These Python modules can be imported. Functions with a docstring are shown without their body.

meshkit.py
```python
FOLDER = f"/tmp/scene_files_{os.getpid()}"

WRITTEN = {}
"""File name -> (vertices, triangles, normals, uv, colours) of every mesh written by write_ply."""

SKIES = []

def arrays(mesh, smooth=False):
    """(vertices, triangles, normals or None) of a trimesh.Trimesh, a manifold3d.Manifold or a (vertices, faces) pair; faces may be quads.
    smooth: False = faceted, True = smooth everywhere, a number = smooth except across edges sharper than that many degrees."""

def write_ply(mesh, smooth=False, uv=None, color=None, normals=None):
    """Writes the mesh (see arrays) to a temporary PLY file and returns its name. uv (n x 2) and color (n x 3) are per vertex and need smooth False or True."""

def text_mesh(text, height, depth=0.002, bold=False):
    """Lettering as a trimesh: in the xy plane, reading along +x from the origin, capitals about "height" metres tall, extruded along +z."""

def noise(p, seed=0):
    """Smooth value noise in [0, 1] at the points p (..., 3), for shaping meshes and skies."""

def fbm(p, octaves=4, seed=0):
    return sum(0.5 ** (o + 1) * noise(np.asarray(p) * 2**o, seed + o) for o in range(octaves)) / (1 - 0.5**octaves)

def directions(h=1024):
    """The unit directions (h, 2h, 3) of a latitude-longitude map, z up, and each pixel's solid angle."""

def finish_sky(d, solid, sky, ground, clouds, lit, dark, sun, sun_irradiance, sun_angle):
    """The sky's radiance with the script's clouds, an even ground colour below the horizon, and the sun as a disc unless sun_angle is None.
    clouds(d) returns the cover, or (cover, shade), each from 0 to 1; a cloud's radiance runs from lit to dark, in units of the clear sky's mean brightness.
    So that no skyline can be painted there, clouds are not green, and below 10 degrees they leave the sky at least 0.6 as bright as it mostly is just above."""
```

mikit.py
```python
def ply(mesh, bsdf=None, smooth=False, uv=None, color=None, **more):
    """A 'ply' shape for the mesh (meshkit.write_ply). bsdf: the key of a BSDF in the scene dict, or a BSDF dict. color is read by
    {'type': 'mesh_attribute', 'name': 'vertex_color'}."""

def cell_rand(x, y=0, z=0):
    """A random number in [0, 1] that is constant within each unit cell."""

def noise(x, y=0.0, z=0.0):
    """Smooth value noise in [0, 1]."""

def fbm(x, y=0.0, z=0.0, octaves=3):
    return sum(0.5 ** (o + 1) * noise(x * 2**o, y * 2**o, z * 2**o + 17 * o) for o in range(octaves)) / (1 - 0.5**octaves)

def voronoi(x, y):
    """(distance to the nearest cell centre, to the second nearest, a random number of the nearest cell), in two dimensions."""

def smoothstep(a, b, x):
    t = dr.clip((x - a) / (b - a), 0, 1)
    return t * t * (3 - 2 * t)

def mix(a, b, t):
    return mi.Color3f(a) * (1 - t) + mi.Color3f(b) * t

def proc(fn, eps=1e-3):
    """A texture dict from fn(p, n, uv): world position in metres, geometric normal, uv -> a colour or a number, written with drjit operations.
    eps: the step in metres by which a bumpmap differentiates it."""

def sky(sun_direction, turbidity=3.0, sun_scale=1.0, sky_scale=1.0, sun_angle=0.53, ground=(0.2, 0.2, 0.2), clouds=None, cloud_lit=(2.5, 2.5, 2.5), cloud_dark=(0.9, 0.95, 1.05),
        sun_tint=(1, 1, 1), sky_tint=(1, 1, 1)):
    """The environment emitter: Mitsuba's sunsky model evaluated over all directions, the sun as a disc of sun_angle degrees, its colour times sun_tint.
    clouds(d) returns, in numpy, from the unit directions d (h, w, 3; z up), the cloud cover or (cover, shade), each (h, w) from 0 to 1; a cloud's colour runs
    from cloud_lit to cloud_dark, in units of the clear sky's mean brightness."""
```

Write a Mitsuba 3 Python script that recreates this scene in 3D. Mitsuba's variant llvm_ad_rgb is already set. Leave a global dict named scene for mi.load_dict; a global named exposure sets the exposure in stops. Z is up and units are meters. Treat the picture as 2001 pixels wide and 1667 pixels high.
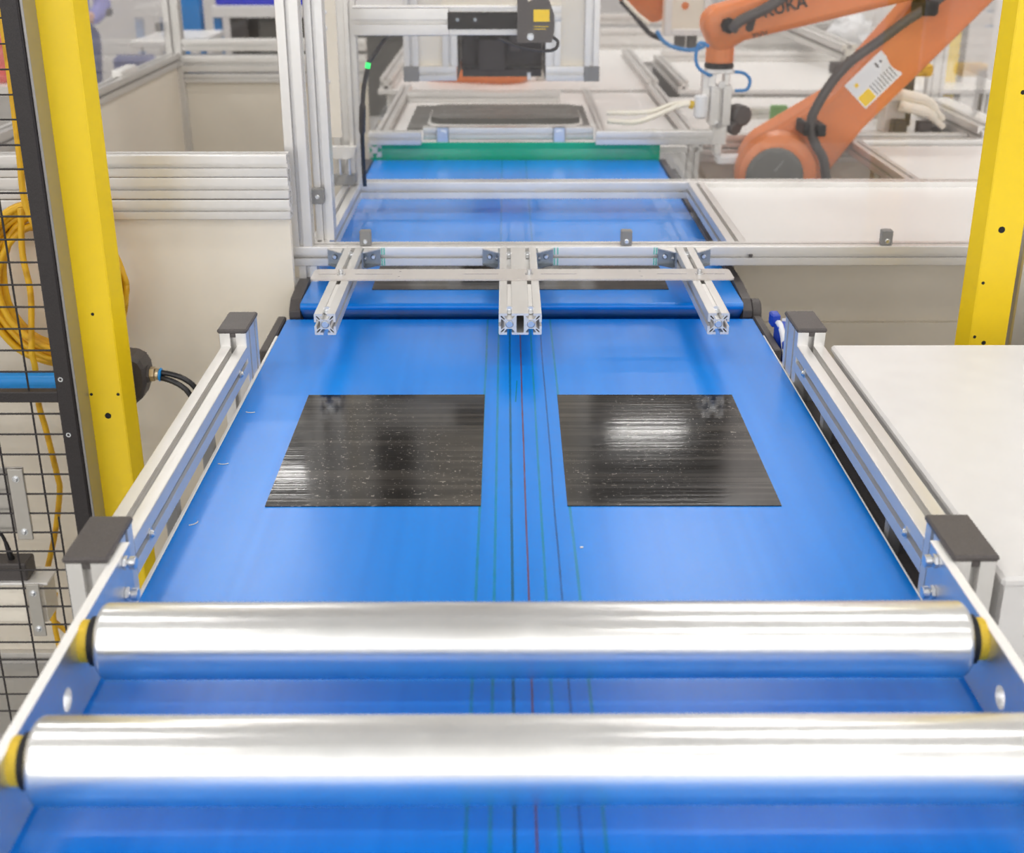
import math, random
import numpy as np, trimesh, manifold3d as m3
import drjit as dr
import mitsuba as mi
import mikit, meshkit
from shapely.geometry import Polygon, Point, box as sbox
from shapely import affinity
from shapely.ops import unary_union

random.seed(3); np.random.seed(3)
T = mi.ScalarTransform4f
scene, labels = {}, {}

# ------------------------------------------------------------------ camera
FPX, TH, CZ = 2465.0, math.radians(22.45), 1.682
YAW = math.atan(12.5 / FPX * math.cos(TH))
FW = np.array([math.sin(YAW) * math.cos(TH), math.cos(YAW) * math.cos(TH), -math.sin(TH)])
scene['camera'] = {'type': 'thinlens', 'fov_axis': 'x', 'fov': math.degrees(2 * math.atan(1000.5 / FPX)),
                   'aperture_radius': 0.0042, 'focus_distance': 2.05, 'near_clip': 0.05, 'far_clip': 100.0,
                   'to_world': T().look_at(origin=[0, 0, CZ], target=[float(FW[0]), float(FW[1]), CZ + float(FW[2])], up=[0, 0, 1])}
exposure = 0.22
LAMP = 26.0          # radiance of the ceiling panels
FILL_WINDOW = 2.3         # radiance of the window panes added behind the camera to light front faces
LAMP_X = (-4.85, -1.85, 1.25, 4.25)
LAMP_Y = (-3.4, -0.9, 1.6, 4.3, 7.0, 8.25, 10.32)  # next-to-last row is added to brighten the far wall
CEIL = 4.5

# ------------------------------------------------------------------ materials
def pr(color, rough=0.5, metal=0.0, spec=0.5, **k):
    c = color if isinstance(color, dict) else {'type': 'rgb', 'value': list(color)}
    r = rough
    return {'type': 'twosided', 'b': {'type': 'principled', 'base_color': c, 'roughness': r, 'metallic': metal, 'specular': spec, **k}}
def bump(b, fn, scale, eps=1e-3):
    inner = b['b']
    return {'type': 'twosided', 'b': {'type': 'bumpmap', 'arbitrary': mikit.proc(fn, eps), 'scale': scale, 'bsdf': inner}}
def mat(name, d):
    scene['m_' + name] = d
mk = mikit
def C(*a): return mi.Color3f(*a)

LINES = [(-.0378, .0018, (0, .19, .33)), (-.0153, .0018, (0, .19, .33)), (.0066, .0018, (.0, .085, .17)), (.0268, .0013, (.11, .03, .06)),
         (.0479, .0016, (0, .19, .33)), (.0673, .0013, (0, .07, .26)), (.0892, .0018, (0, .19, .33))]
def belt_fn(p, n, uv):
    g = mk.noise(p.x * 90, p.y * 1.1, 0)
    g2 = mk.noise(p.x * 14 + 7, p.y * .5, 3)
    c = mk.mix((.001, .165, .60), (.005, .215, .72), .2 + .4 * g + .3 * g2)
    top = mk.smoothstep(.85, .87, p.z)
    for x, w, col in LINES:
        t = (1 - mk.smoothstep(w * .7, w * 1.3, dr.abs(p.x - x + (mk.noise(p.y * 5, x * 90) - .5) * .0012)))
        t = t * (.72 + .28 * mk.noise(p.y * 37, x * 50)) * top
        c = c * (1 - t) + C(*col) * t
    # short pen stroke beside the red line
    t = (1 - mk.smoothstep(.0006, .0014, dr.abs(p.x - .0175 - (p.y - 2.07) * .03))) * mk.smoothstep(2.0, 2.004, p.y) * (1 - mk.smoothstep(2.105, 2.109, p.y))
    c = c * (1 - t) + C(0, .16, .26) * t
    return c
mat('belt', pr(mikit.proc(belt_fn), .25, 0, .42))
def belt2_fn(p, n, uv):
    g = mk.noise(p.x * 40, p.y * 1.3, 0)
    c = mk.mix((.001, .17, .60), (.005, .215, .72), .2 + .5 * g)
    for x in (-.013, .063):  # two darker lines: reflections painted into the belt colour
        t = .6 * (1 - mk.smoothstep(.0014, .0032, dr.abs(p.x - x)))
        c = c * (1 - t) + C(0, .13, .36) * t
    return c
mat('belt_far', pr(mikit.proc(belt2_fn), .25, 0, .45))
def alu_fn(p, n, uv):
    return mk.mix((.675, .66, .637), (.735, .725, .705), mk.noise(p.x * 9, p.y * 9, p.z * 9))
mat('alu', pr(mikit.proc(alu_fn), .36, .62, .5))
mat('alu_plain', pr((.78, .765, .74), .42, .55, .5))
def plate_rough(p, n, uv):
    return .30 + .14 * mk.noise(p.x * 30, p.y * 30, p.z * 60)
mat('plate', pr((.74, .745, .76), mikit.proc(plate_rough), .92, .5))
mat('plate_edge', pr((.86, .85, .83), .4, .3, .5))
def roller_rough(p, n, uv):
    return .20 + .12 * mk.noise(p.x * 3, p.y * 60, p.z * 60) + .05 * mk.noise(p.x * 40, p.y * 40, p.z * 40)
def roller_col(p, n, uv):
    return mk.mix((.82, .83, .83), (.92, .92, .90), mk.fbm(p.x * 7, p.y * 30, p.z * 30))
mat('roller', pr(mikit.proc(roller_col), mikit.proc(roller_rough), 1.0, .5))
mat('zinc', pr((.72, .74, .76), .25, 1.0, .5))
mat('zinc_dark', pr((.30, .33, .36), .42, .85, .5))
mat('steel', pr((.52, .50, .46), .34, .85, .5))
def black_fn(p, n, uv):
    g = mk.noise(p.x * 900, p.y * 900, p.z * 900)
    return mk.mix((.014, .012, .013), (.036, .031, .031), g)
mat('black_plastic', pr(mikit.proc(lambda p, n, uv: mk.mix((.052, .046, .045), (.085, .075, .072), mk.noise(p.x * 900, p.y * 900, p.z * 900))), .5, 0, .45))
mat('black_paint', pr(mikit.proc(black_fn), .48, 0, .4))
mat('black_cable', pr((.012, .012, .014), .3, 0, .5))
mat('black_dark', pr((.012, .012, .013), .6, 0, .3))
mat('dark_grey', pr((.11, .108, .10), .55, 0, .4))
mat('mid_grey', pr((.21, .208, .203), .5, 0, .4))
mat('yellow', pr(mikit.proc(lambda p, n, uv: mk.mix((.80, .56, .008), (.85, .61, .012), mk.noise(p.x * 6, p.y * 6, p.z * 6))), .34, 0, .5))
mat('yellow_cable', pr(mikit.proc(lambda p, n, uv: mk.mix((.72, .42, .015), (.56, .30, .01), mk.smoothstep(.55, .8, mk.noise(p.x * 40, p.y * 40, p.z * 40)))), .42, 0, .5))
mat('yellow_ring', pr((.62, .42, .015), .45, 0, .5))
mat('white_paint', pr(mikit.proc(lambda p, n, uv: mk.mix((.61, .60, .592), (.64, .632, .622), mk.noise(p.x * 30, p.y * 30, p.z * 30))), .42, 0, .5))
mat('white_panel', pr((.67, .657, .642), .35, 0, .5))
mat('beige', pr(mikit.proc(lambda p, n, uv: mk.mix((.715, .66, .565), (.755, .705, .61), mk.noise(p.x * 3, p.y * 3, p.z * 7))), .45, 0, .4))
mat('wall', pr((.83, .80, .79), .7, 0, .3))
mat('ceiling', pr((.68, .675, .665), .8, 0, .2))
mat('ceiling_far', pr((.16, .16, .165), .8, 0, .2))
mat('steel_satin', pr((.36, .35, .34), .3, .6, .5))
mat('floor', pr(mikit.proc(lambda p, n, uv: mk.mix((.34, .335, .32), (.42, .415, .40), mk.fbm(p.x * 2, p.y * 2))), .35, 0, .5))
mat('blue_plastic', pr((.006, .045, .40), .4, 0, .5))
mat('sky_blue', pr((.01, .26, .70), .28, 0, .5))
mat('frame_blue', pr((.01, .20, .56), .45, 0, .5))
mat('royal_blue', pr((.02, .03, .50), .45, 0, .5))
mat('green', pr((.0, .40, .19), .4, 0, .5))
mat('green_soft', pr((.16, .34, .12), .5, 0, .5))
mat('pen_green', pr((.06, .45, .33), .5, 0, .3))
mat('red', pr((.72, .10, .09), .5, 0, .4))
mat('orange', pr(mikit.proc(lambda p, n, uv: mk.mix((.62, .172, .046), (.70, .215, .066), mk.noise(p.x * 12, p.y * 12, p.z * 12))), .36, 0, .5))
mat('hose_clear', pr((.80, .76, .66), .25, 0, .5))
mat('brass', pr((.62, .52, .36), .3, .9, .5))
mat('blue_hose', pr((.03, .20, .50), .4, 0, .5))
mat('label_white', pr((.74, .75, .77), .4, 0, .4))
mat('label_yellow', pr((.82, .56, .02), .4, 0, .4))
mat('ink', pr((.03, .022, .02), .5, 0, .3))
mat('skin', pr((.62, .36, .27), .5, 0, .4))
mat('shirt', pr((.27, .27, .60), .8, 0, .2))
mat('jeans', pr((.045, .06, .21), .85, 0, .2))
mat('hair', pr((.05, .03, .02), .6, 0, .3))
mat('strip', {'type': 'blendbsdf', 'weight': .3, 'a': pr((.58, .545, .515), .3, 0, .5), 'b': {'type': 'thindielectric'}})
mat('pane', {'type': 'thindielectric', 'int_ior': 1.45})
mat('led', {'type': 'twosided', 'b': {'type': 'principled', 'base_color': {'type': 'rgb', 'value': [.02, .5, .1]}, 'roughness': .4}})
def carbon_col(p, n, uv):
    a = mk.noise(p.x * 2.2, p.y * 260, 1)
    b = mk.noise(p.x * 5 + 4, p.y * 70, 5)
    s = mk.smoothstep(.55, .95, a) * .6 + .5 * mk.smoothstep(.5, .9, b)
    c = mk.mix((.010, .009, .008), (.060, .053, .046), s)
    sp = mk.smoothstep(.86, .95, mk.noise(p.x * 300, p.y * 420, 9)) * mk.smoothstep(.45, .7, mk.noise(p.x * 9, p.y * 3, 2))  # sparkle of the fibres painted in as pale dots
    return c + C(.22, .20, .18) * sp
def carbon_rough(p, n, uv):
    return .075 + .05 * mk.noise(p.x * 3, p.y * 200, 4)
def carbon_bump(p, n, uv):
    return mk.noise(p.x * 3, p.y * 240, 4) + .6 * mk.noise(p.x * 4, p.y * 90, 8)
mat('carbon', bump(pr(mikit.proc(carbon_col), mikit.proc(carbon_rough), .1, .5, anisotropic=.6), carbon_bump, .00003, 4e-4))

# ------------------------------------------------------------------ helpers
def thing(name, label, cat, group=None, kind=None):
    key, k = name, 0
    while key in labels or key in scene:
        k += 1; key = f'{name}_{k:03d}'
    labels[key] = {'label': label, 'category': cat}
    if group: labels[key]['group'] = group
    if kind: labels[key]['kind'] = kind
    return key
def part(parent, name, mesh, m, smooth=False, label=None, **kw):
    key, k = f'{parent}__{name}', 0
    while key in scene:
        k += 1; key = f'{parent}__{name}_{k:03d}'
    if not smooth and getattr(mesh, 'metadata', {}).get('bar'): smooth = 35
    scene[key] = mikit.ply(mesh, 'm_' + m, smooth=smooth, **kw)
    if label: labels[key] = {'label': label}
    return key
def single(name, mesh, m, label, cat, smooth=False, group=None, kind=None):
    key = thing(name, label, cat, group, kind)
    scene[key] = mikit.ply(mesh, 'm_' + m, smooth=smooth)
    return key
def struct(name, mesh, m, label):
    scene[name] = mikit.ply(mesh, 'm_' + m)
    labels[name] = {'label': label, 'kind': 'structure', 'category': name.split('_')[0]}

def tm(man):
    q = man.to_mesh()
    return trimesh.Trimesh(q.vert_properties[:, :3], q.tri_verts, process=False)
def box(x0, x1, y0, y1, z0, z1, c=0.0):
    lo, hi = np.array([x0, y0, z0], float), np.array([x1, y1, z1], float)
    c = min(c, .49 * float((hi - lo).min()))
    pts = []
    for i in range(8):
        s = np.array([(i >> k) & 1 for k in range(3)])
        q = np.where(s, hi, lo)
        if c > 0:
            for k in range(3):
                d = np.where(s, -c, c).astype(float); d[k] = 0
                pts.append(q + d)
        else:
            pts.append(q)
    return tm(m3.Manifold.hull_points(np.array(pts, np.float32)))
def cat(*ms):
    return trimesh.util.concatenate([m for m in ms if m is not None])
def frame(d):
    d = np.asarray(d, float); d = d / np.linalg.norm(d)
    u = np.cross(d, [0, 0, 1] if abs(d[2]) < .9 else [1, 0, 0]); u /= np.linalg.norm(u)
    return u, np.cross(d, u), d
def cyl(p0, p1, r, n=24, c=0.0, r1=None):
    p0, p1 = np.asarray(p0, float), np.asarray(p1, float)
    L = np.linalg.norm(p1 - p0); r1 = r if r1 is None else r1
    prof = [(0, r - c), (c, r), (L - c, r1), (L, r1 - c)] if c > 0 else [(0, r), (L, r1)]
    u, v, d = frame(p1 - p0)
    a = np.arange(n) * 2 * np.pi / n
    ring = np.cos(a)[:, None] * u + np.sin(a)[:, None] * v
    vs = [p0 + d * prof[0][0]] + [p0 + d * t + ring * q for t, q in prof] + [p0 + d * prof[-1][0]]
    V = np.vstack([np.atleast_2d(x) for x in vs]); F = []
    i = np.arange(n); j = (i + 1) % n
    F.append(np.stack([np.zeros(n, int), 1 + j, 1 + i], 1))
    for k in range(len(prof) - 1):
        b = 1 + k * n
        F += [np.stack([b + i, b + j, b + n + j], 1), np.stack([b + i, b + n + j, b + n + i], 1)]
    b = 1 + (len(prof) - 1) * n
    F.append(np.stack([np.full(n, len(V) - 1), b + i, b + j], 1))
    m = trimesh.Trimesh(V, np.vstack(F), process=False)
    if m.volume < 0: m.invert()
    return m
def ringm(p0, p1, ro, ri, n=28):
    a = tm(m3.Manifold.cylinder(1, ro, ro, n) - m3.Manifold.cylinder(3, ri, ri, n).translate([0, 0, -1]))
    p0, p1 = np.asarray(p0, float), np.asarray(p1, float)
    u, v, d = frame(p1 - p0)
    M = np.eye(4); M[:3, 0] = u; M[:3, 1] = v; M[:3, 2] = (p1 - p0); M[:3, 3] = p0
    a.apply_transform(M)
    return a
def catmull(P, k=8, closed=False):
    P = np.asarray(P, float)
    Q = np.vstack([P[-1], P, P[0], P[1]]) if closed else np.vstack([2 * P[0] - P[1], P, 2 * P[-1] - P[-2]])
    out = []
    for i in range(1, len(Q) - 2):
        t = np.linspace(0, 1, k, endpoint=False)[:, None]
        a, b, c, d = Q[i - 1], Q[i], Q[i + 1], Q[i + 2]
        out.append(.5 * (2 * b + (c - a) * t + (2 * a - 5 * b + 4 * c - d) * t**2 + (3 * b - a - 3 * c + d) * t**3))
    if not closed: out.append(P[-1:])
    return np.vstack(out)
def tube(P, r, k=8, n=10, spline=True):
    P = catmull(P, k) if spline and len(P) > 2 else np.asarray(P, float)
    R = np.broadcast_to(np.asarray(r, float), (len(P),))
    V, F = [], []
    tg = np.gradient(P, axis=0); tg /= np.linalg.norm(tg, axis=1, keepdims=True)
    u = frame(tg[0])[0]
    a = np.arange(n) * 2 * np.pi / n
    for q, t, rr in zip(P, tg, R):
        u = u - t * (u @ t); u /= np.linalg.norm(u); v = np.cross(t, u)
        V.append(q + rr * (np.cos(a)[:, None] * u + np.sin(a)[:, None] * v))
    V = np.vstack(V + [P[:1], P[-1:]]); i = np.arange(n); j = (i + 1) % n
    for s in range(len(P) - 1):
        b = s * n
        F += [np.stack([b + i, b + j, b + n + j], 1), np.stack([b + i, b + n + j, b + n + i], 1)]
    F.append(np.stack([np.full(n, len(V) - 2), j, i], 1))
    b = (len(P) - 1) * n
    F.append(np.stack([np.full(n, len(V) - 1), b + i, b + j], 1))
    return trimesh.Trimesh(V, np.vstack(F), process=False)
def prism(poly, axis, a0, a1):
    """Extrudes a shapely polygon along an axis. axis x: (u,v)=(y,z); y: (x,z); z: (x,y)."""
    polys = getattr(poly, 'geoms', [poly]); out = []
    for g in polys:
        m = trimesh.creation.extrude_polygon(g, a1 - a0, engine='earcut')
        v = m.vertices.copy(); f = m.faces.copy()
        if axis == 'x': w = np.stack([v[:, 2] + a0, v[:, 0], v[:, 1]], 1)
        elif axis == 'y': w = np.stack([v[:, 0], v[:, 2] + a0, v[:, 1]], 1); f = f[:, ::-1]
        else: w = np.stack([v[:, 0], v[:, 1], v[:, 2] + a0], 1)
        out.append(trimesh.Trimesh(w, f, process=False))
    return cat(*out)
def slot_poly(w):
    """One T-slot, opening upwards at v = 0, going down (in units of the module w)."""
    o, lip, hw, dp, bw = .105 * w, .11 * w, .235 * w, .285 * w, .12 * w
    return Polygon([(-o, .05 * w), (o, .05 * w), (o, -lip), (hw, -lip), (hw, -lip - .05 * w), (bw, -dp), (-bw, -dp), (-hw, -lip - .05 * w), (-hw, -lip), (-o, -lip)])
def profile(w, h, nu=1, nv=1, detail=False, sides='tblr'):
    """Slotted aluminium extrusion section, lower left corner at the origin."""
    rr = .05 * min(w, h)
    P = sbox(rr, rr, w - rr, h - rr).buffer(rr, quad_segs=2)
    mu, mv = w / nu, h / nv
    m = min(mu, mv); cuts = []
    s = slot_poly(m)
    for i in range(nu):
        if 't' in sides: cuts.append(affinity.translate(s, (i + .5) * mu, h))
        if 'b' in sides: cuts.append(affinity.translate(affinity.rotate(s, 180, origin=(0, 0)), (i + .5) * mu, 0))
    for j in range(nv):
        if 'r' in sides: cuts.append(affinity.translate(affinity.rotate(s, -90, origin=(0, 0)), w, (j + .5) * mv))
        if 'l' in sides: cuts.append(affinity.translate(affinity.rotate(s, 90, origin=(0, 0)), 0, (j + .5) * mv))
    if detail:
        for i in range(nu):
            cuts.append(Point((i + .5) * mu, h / 2).buffer(.19 * m, quad_segs=6))
            for a in (45, 135, 225, 315):
                e = affinity.rotate(sbox(.33 * m, -.032 * m, .55 * m, .032 * m), a, origin=(0, 0))
                if nu > 1 and ((i == 0 and a in (45, 315)) or (i == nu - 1 and a in (135, 225))): continue
                cuts.append(affinity.translate(e, (i + .5) * mu, h / 2))
        for i in range(1, nu):
            cuts.append(sbox(i * mu - .17 * m + .05 * m, .15 * m, i * mu + .17 * m - .05 * m, h - .15 * m).buffer(.05 * m, quad_segs=3))
    return P.difference(unary_union(cuts))
def bar(axis, u0, u1, v0, v1, a0, a1, nu=1, nv=1, detail=False, sides='tblr'):
    m = prism(affinity.translate(profile(u1 - u0, v1 - v0, nu, nv, detail, sides), u0, v0), axis, a0, a1)
    m.merge_vertices(); m.metadata['bar'] = True
    return m
def bolt(p, d, r=.006, h=.006, washer=True):
    """Button-head screw with a washer and a hexagon recess."""
    p = np.asarray(p, float); d = np.asarray(d, float) / np.linalg.norm(d)
    ms = [cyl(p, p + d * h, r, 16, c=.35 * r), ringm(p + d * h * .6, p + d * (h + .0004), r * .62, r * .36, 6)]
    if washer: ms.append(cyl(p, p + d * .0015, r * 1.45, 18))
    return cat(*ms)
def hexnut(p, d, r, h):
    return cyl(p, np.asarray(p) + np.asarray(d, float) * h, r, 6, c=.12 * r)
def xform(m, loc=(0, 0, 0), rz=0, rx=0, ry=0):
    m = m.copy()
    R = trimesh.transformations.euler_matrix(math.radians(rx), math.radians(ry), math.radians(rz), 'sxyz')
    R[:3, 3] = loc; m.apply_transform(R); return m

def man(m):
    return m3.Manifold(m3.Mesh(np.asarray(m.vertices, np.float32), np.asarray(m.faces, np.uint32)))
def disc(x, z, r, y0, y1, c=.02, n=40):
    a = np.arange(n) * 2 * np.pi / n
    pts = []
    for y, rr in ((y0, r - c), (y0 + .3 * c, r - .3 * c), (y0 + c, r), (y1 - c, r), (y1 - .3 * c, r - .3 * c), (y1, r - c)):
        pts.append(np.stack([x + rr * np.cos(a), np.full(n, y), z + rr * np.sin(a)], 1))
    return np.vstack(pts)
def hull(*P): return m3.Manifold.hull_points(np.vstack(P).astype(np.float32))

# ------------------------------------------------------------------ the setting
XW0, XW1, YW0, YW1 = -7.5, 7.5, -5.0, 12.5
struct('floor', box(XW0, XW1, YW0, YW1, -.1, 0), 'floor', 'grey sealed concrete floor of the factory hall')
struct('ceiling', box(XW0, XW1, YW0, 7.4, CEIL, CEIL + .1), 'ceiling', 'pale ceiling of the near half of the hall')
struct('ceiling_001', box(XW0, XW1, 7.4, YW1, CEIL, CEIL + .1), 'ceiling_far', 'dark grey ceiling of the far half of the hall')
struct('wall_back', box(XW0, XW1, YW1, YW1 + .1, 0, CEIL), 'wall', 'plain off-white far wall of the hall')
struct('wall_front', box(XW0, XW1, YW0 - .1, YW0, 0, CEIL), 'wall', 'plain off-white wall behind the camera')
struct('wall_left', box(XW0 - .1, XW0, YW0, YW1, 0, CEIL), 'wall', 'plain off-white left wall of the hall')
struct('wall_right', box(XW1, XW1 + .1, YW0, YW1, 0, CEIL), 'wall', 'plain off-white right wall of the hall')
for i, wx_ in enumerate((-5.1, -1.7, 1.7, 5.1)):  # unseen windows, added to brighten the faces turned to the camera
    k = f'fill_window_{i + 1}'
    v = np.array([[wx_ - 1.45, YW0 + .02, 1.2], [wx_ + 1.45, YW0 + .02, 1.2], [wx_ + 1.45, YW0 + .02, 4.0], [wx_ - 1.45, YW0 + .02, 4.0]])
    scene[k] = mikit.ply(trimesh.Trimesh(v, [[0, 2, 1], [0, 3, 2]], process=False), 'm_white_paint', emitter={'type': 'area', 'radiance': {'type': 'rgb', 'value': [FILL_WINDOW, FILL_WINDOW, FILL_WINDOW]}})
    labels[k] = {'label': 'frosted pane added behind the camera to light the front faces', 'kind': 'structure', 'category': 'fill_window'}
    fr = [box(wx_ - 1.5, wx_ + 1.5, YW0, YW0 + .06, z - .03, z + .03) for z in (1.2, 4.0)] + [box(wx_ + x - .03, wx_ + x + .03, YW0, YW0 + .06, 1.23, 3.97) for x in (-1.47, 0, 1.47)]
    part(k, 'frame', cat(*fr), 'mid_grey')
ORD = ('first', 'second', 'third', 'fourth', 'fifth', 'sixth', 'seventh')
for lx in LAMP_X:
    for ly0 in LAMP_Y:
        ly = ly0
        if lx < 0 and ly > 10: ly = 9.43
        t = thing('ceiling_lamp', f'flat white ceiling panel lamp, {ORD[6 - LAMP_Y.index(ly0)]} row from the far wall, {ORD[LAMP_X.index(lx)]} from the left', 'lamp', 'panel lamps in a grid on the ceiling')
        w, d = (.50, .11) if ly0 < 10 else (.34, .065)
        part(t, 'housing', cat(box(lx - w - .02, lx + w + .02, ly - d - .02, ly - d, CEIL - .06, CEIL), box(lx - w - .02, lx + w + .02, ly + d, ly + d + .02, CEIL - .06, CEIL),
                               box(lx - w - .02, lx - w, ly - d, ly + d, CEIL - .06, CEIL), box(lx + w, lx + w + .02, ly - d, ly + d, CEIL - .06, CEIL)), 'white_paint')
        v = np.array([[lx - w, ly - d, CEIL - .05], [lx + w, ly - d, CEIL - .05], [lx + w, ly + d, CEIL - .05], [lx - w, ly + d, CEIL - .05]])
        k = part(t, 'diffuser', trimesh.Trimesh(v, [[0, 2, 1], [0, 3, 2]], process=False), 'white_paint')
        scene[k]['emitter'] = {'type': 'area', 'radiance': {'type': 'rgb', 'value': [LAMP * 1.02, LAMP, LAMP * .97]}}

# ------------------------------------------------------------------ near conveyor
ZB = .900
BX0, BX1 = -.4475, .504
def belt_mesh(x0, x1, y0, y1, z, r, th=.003, nx=1):
    """Endless belt: outer loop and inner loop as a thin closed band, in the y-z plane."""
    a1 = np.linspace(np.pi / 2, -np.pi / 2, 15)
    far = np.stack([y1 - r + r * np.cos(a1), z - r + r * np.sin(a1)], 1)
    near = np.stack([y0 + r - r * np.cos(a1), z - r - r * np.sin(a1)], 1)
    loop = Polygon(np.vstack([far, near]))
    return prism(loop.difference(loop.buffer(-th)), 'x', x0, x1)
cv = thing('belt_conveyor', 'wide blue belt conveyor with two dark carbon sheets and marker lines, nearest the camera', 'conveyor')
part(cv, 'belt', belt_mesh(BX0, BX1, .30, 2.497, ZB, .035), 'belt', 25, label='blue conveyor belt with thin teal and red lines along its middle')
for s, x in ((-1, BX0), (1, BX1)):
    xa, xb = (x - .006, x - .0008) if s < 0 else (x + .0008, x + .0035)
    part(cv, 'edge_strip', box(xa, xb, .32, 2.36, .862, .9005, .0008), 'plate_edge', label='thin pale strip along the belt edge')
    xa, xb = (x - .05, x - .0065) if s < 0 else (x + .010, x + .052)
    part(cv, 'side_frame', box(min(xa, xb), max(xa, xb), .32, 2.44, .66, .80, .003), 'dark_grey')  # dark grey stands in for the shade in the gap under the right rail
    # bearing block with sloped top beside the far end of the belt
    xa, xb = (-.4725, -.4545) if s < 0 else (.5095, .527)
    part(cv, 'bearing_block', box(xa, xb, 2.285, 2.50, .80, .897, .003), 'black_plastic', label='flat black block at the end of the belt')
    xa, xb = (-.4985, -.4525) if s < 0 else (.508, .5565)
    rail = part(cv, 'guard_rail', bar('y', xa, xb, .9205, .9700, 1.366, 2.092), 'alu', label='slotted aluminium rail along the belt edge')
    xi = xb if s < 0 else xa
    for yy in (1.43, 2.02):
        part(rail, 'bolt', bolt((xi - s * -.0 , yy, .9445), (-s, 0, 0), .0055, .005), 'zinc')
    for y0, y1 in ((1.262, 1.366), (2.092, 2.193)):
        pa, pb = (-.5005, -.4525) if s < 0 else (.508, .5575)
        po = part(cv, 'post', bar('z', pa, pb, y0, y1, .55, .9935, 1, 2), 'alu', label='slotted aluminium post with a black cap')
        part(po, 'cap', box(pa - .0025, pb + .0015, y0 - .002, y1 + .002, .9935, 1.0015, .0025), 'black_plastic', label='flat black end cap')
        part(po, 'cap_plug', box((pa + pb) / 2 - .0045, (pa + pb) / 2 + .0045, y0 + .001, y0 + .006, .986, .9935), 'black_plastic')
    # small black links that hold the guard rail
    for yy in ((1.60, 1.83) if s < 0 else (1.52, 1.90)):
        xo = -.470 if s < 0 else .522
        part(cv, 'guide_bracket', cat(box(xo - .010, xo + .010, yy - .008, yy + .008, .801, .9195, .002)), 'mid_grey')
part(cv, 'gap_shade_strip', cat(box(.5105, .5565, 1.372, 2.088, .835, .868, .003)), 'black_plastic', label='black strip standing for the shade in the gap under the right guard rail')  # black strip added so the gap under the rail looks dark
for x in (-.38, .44):
    for y in (.55, 2.2):
        part(cv, 'leg', bar('z', x - .0225, x + .0225, y - .0225, y + .0225, 0, .70), 'alu_plain')
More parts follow.
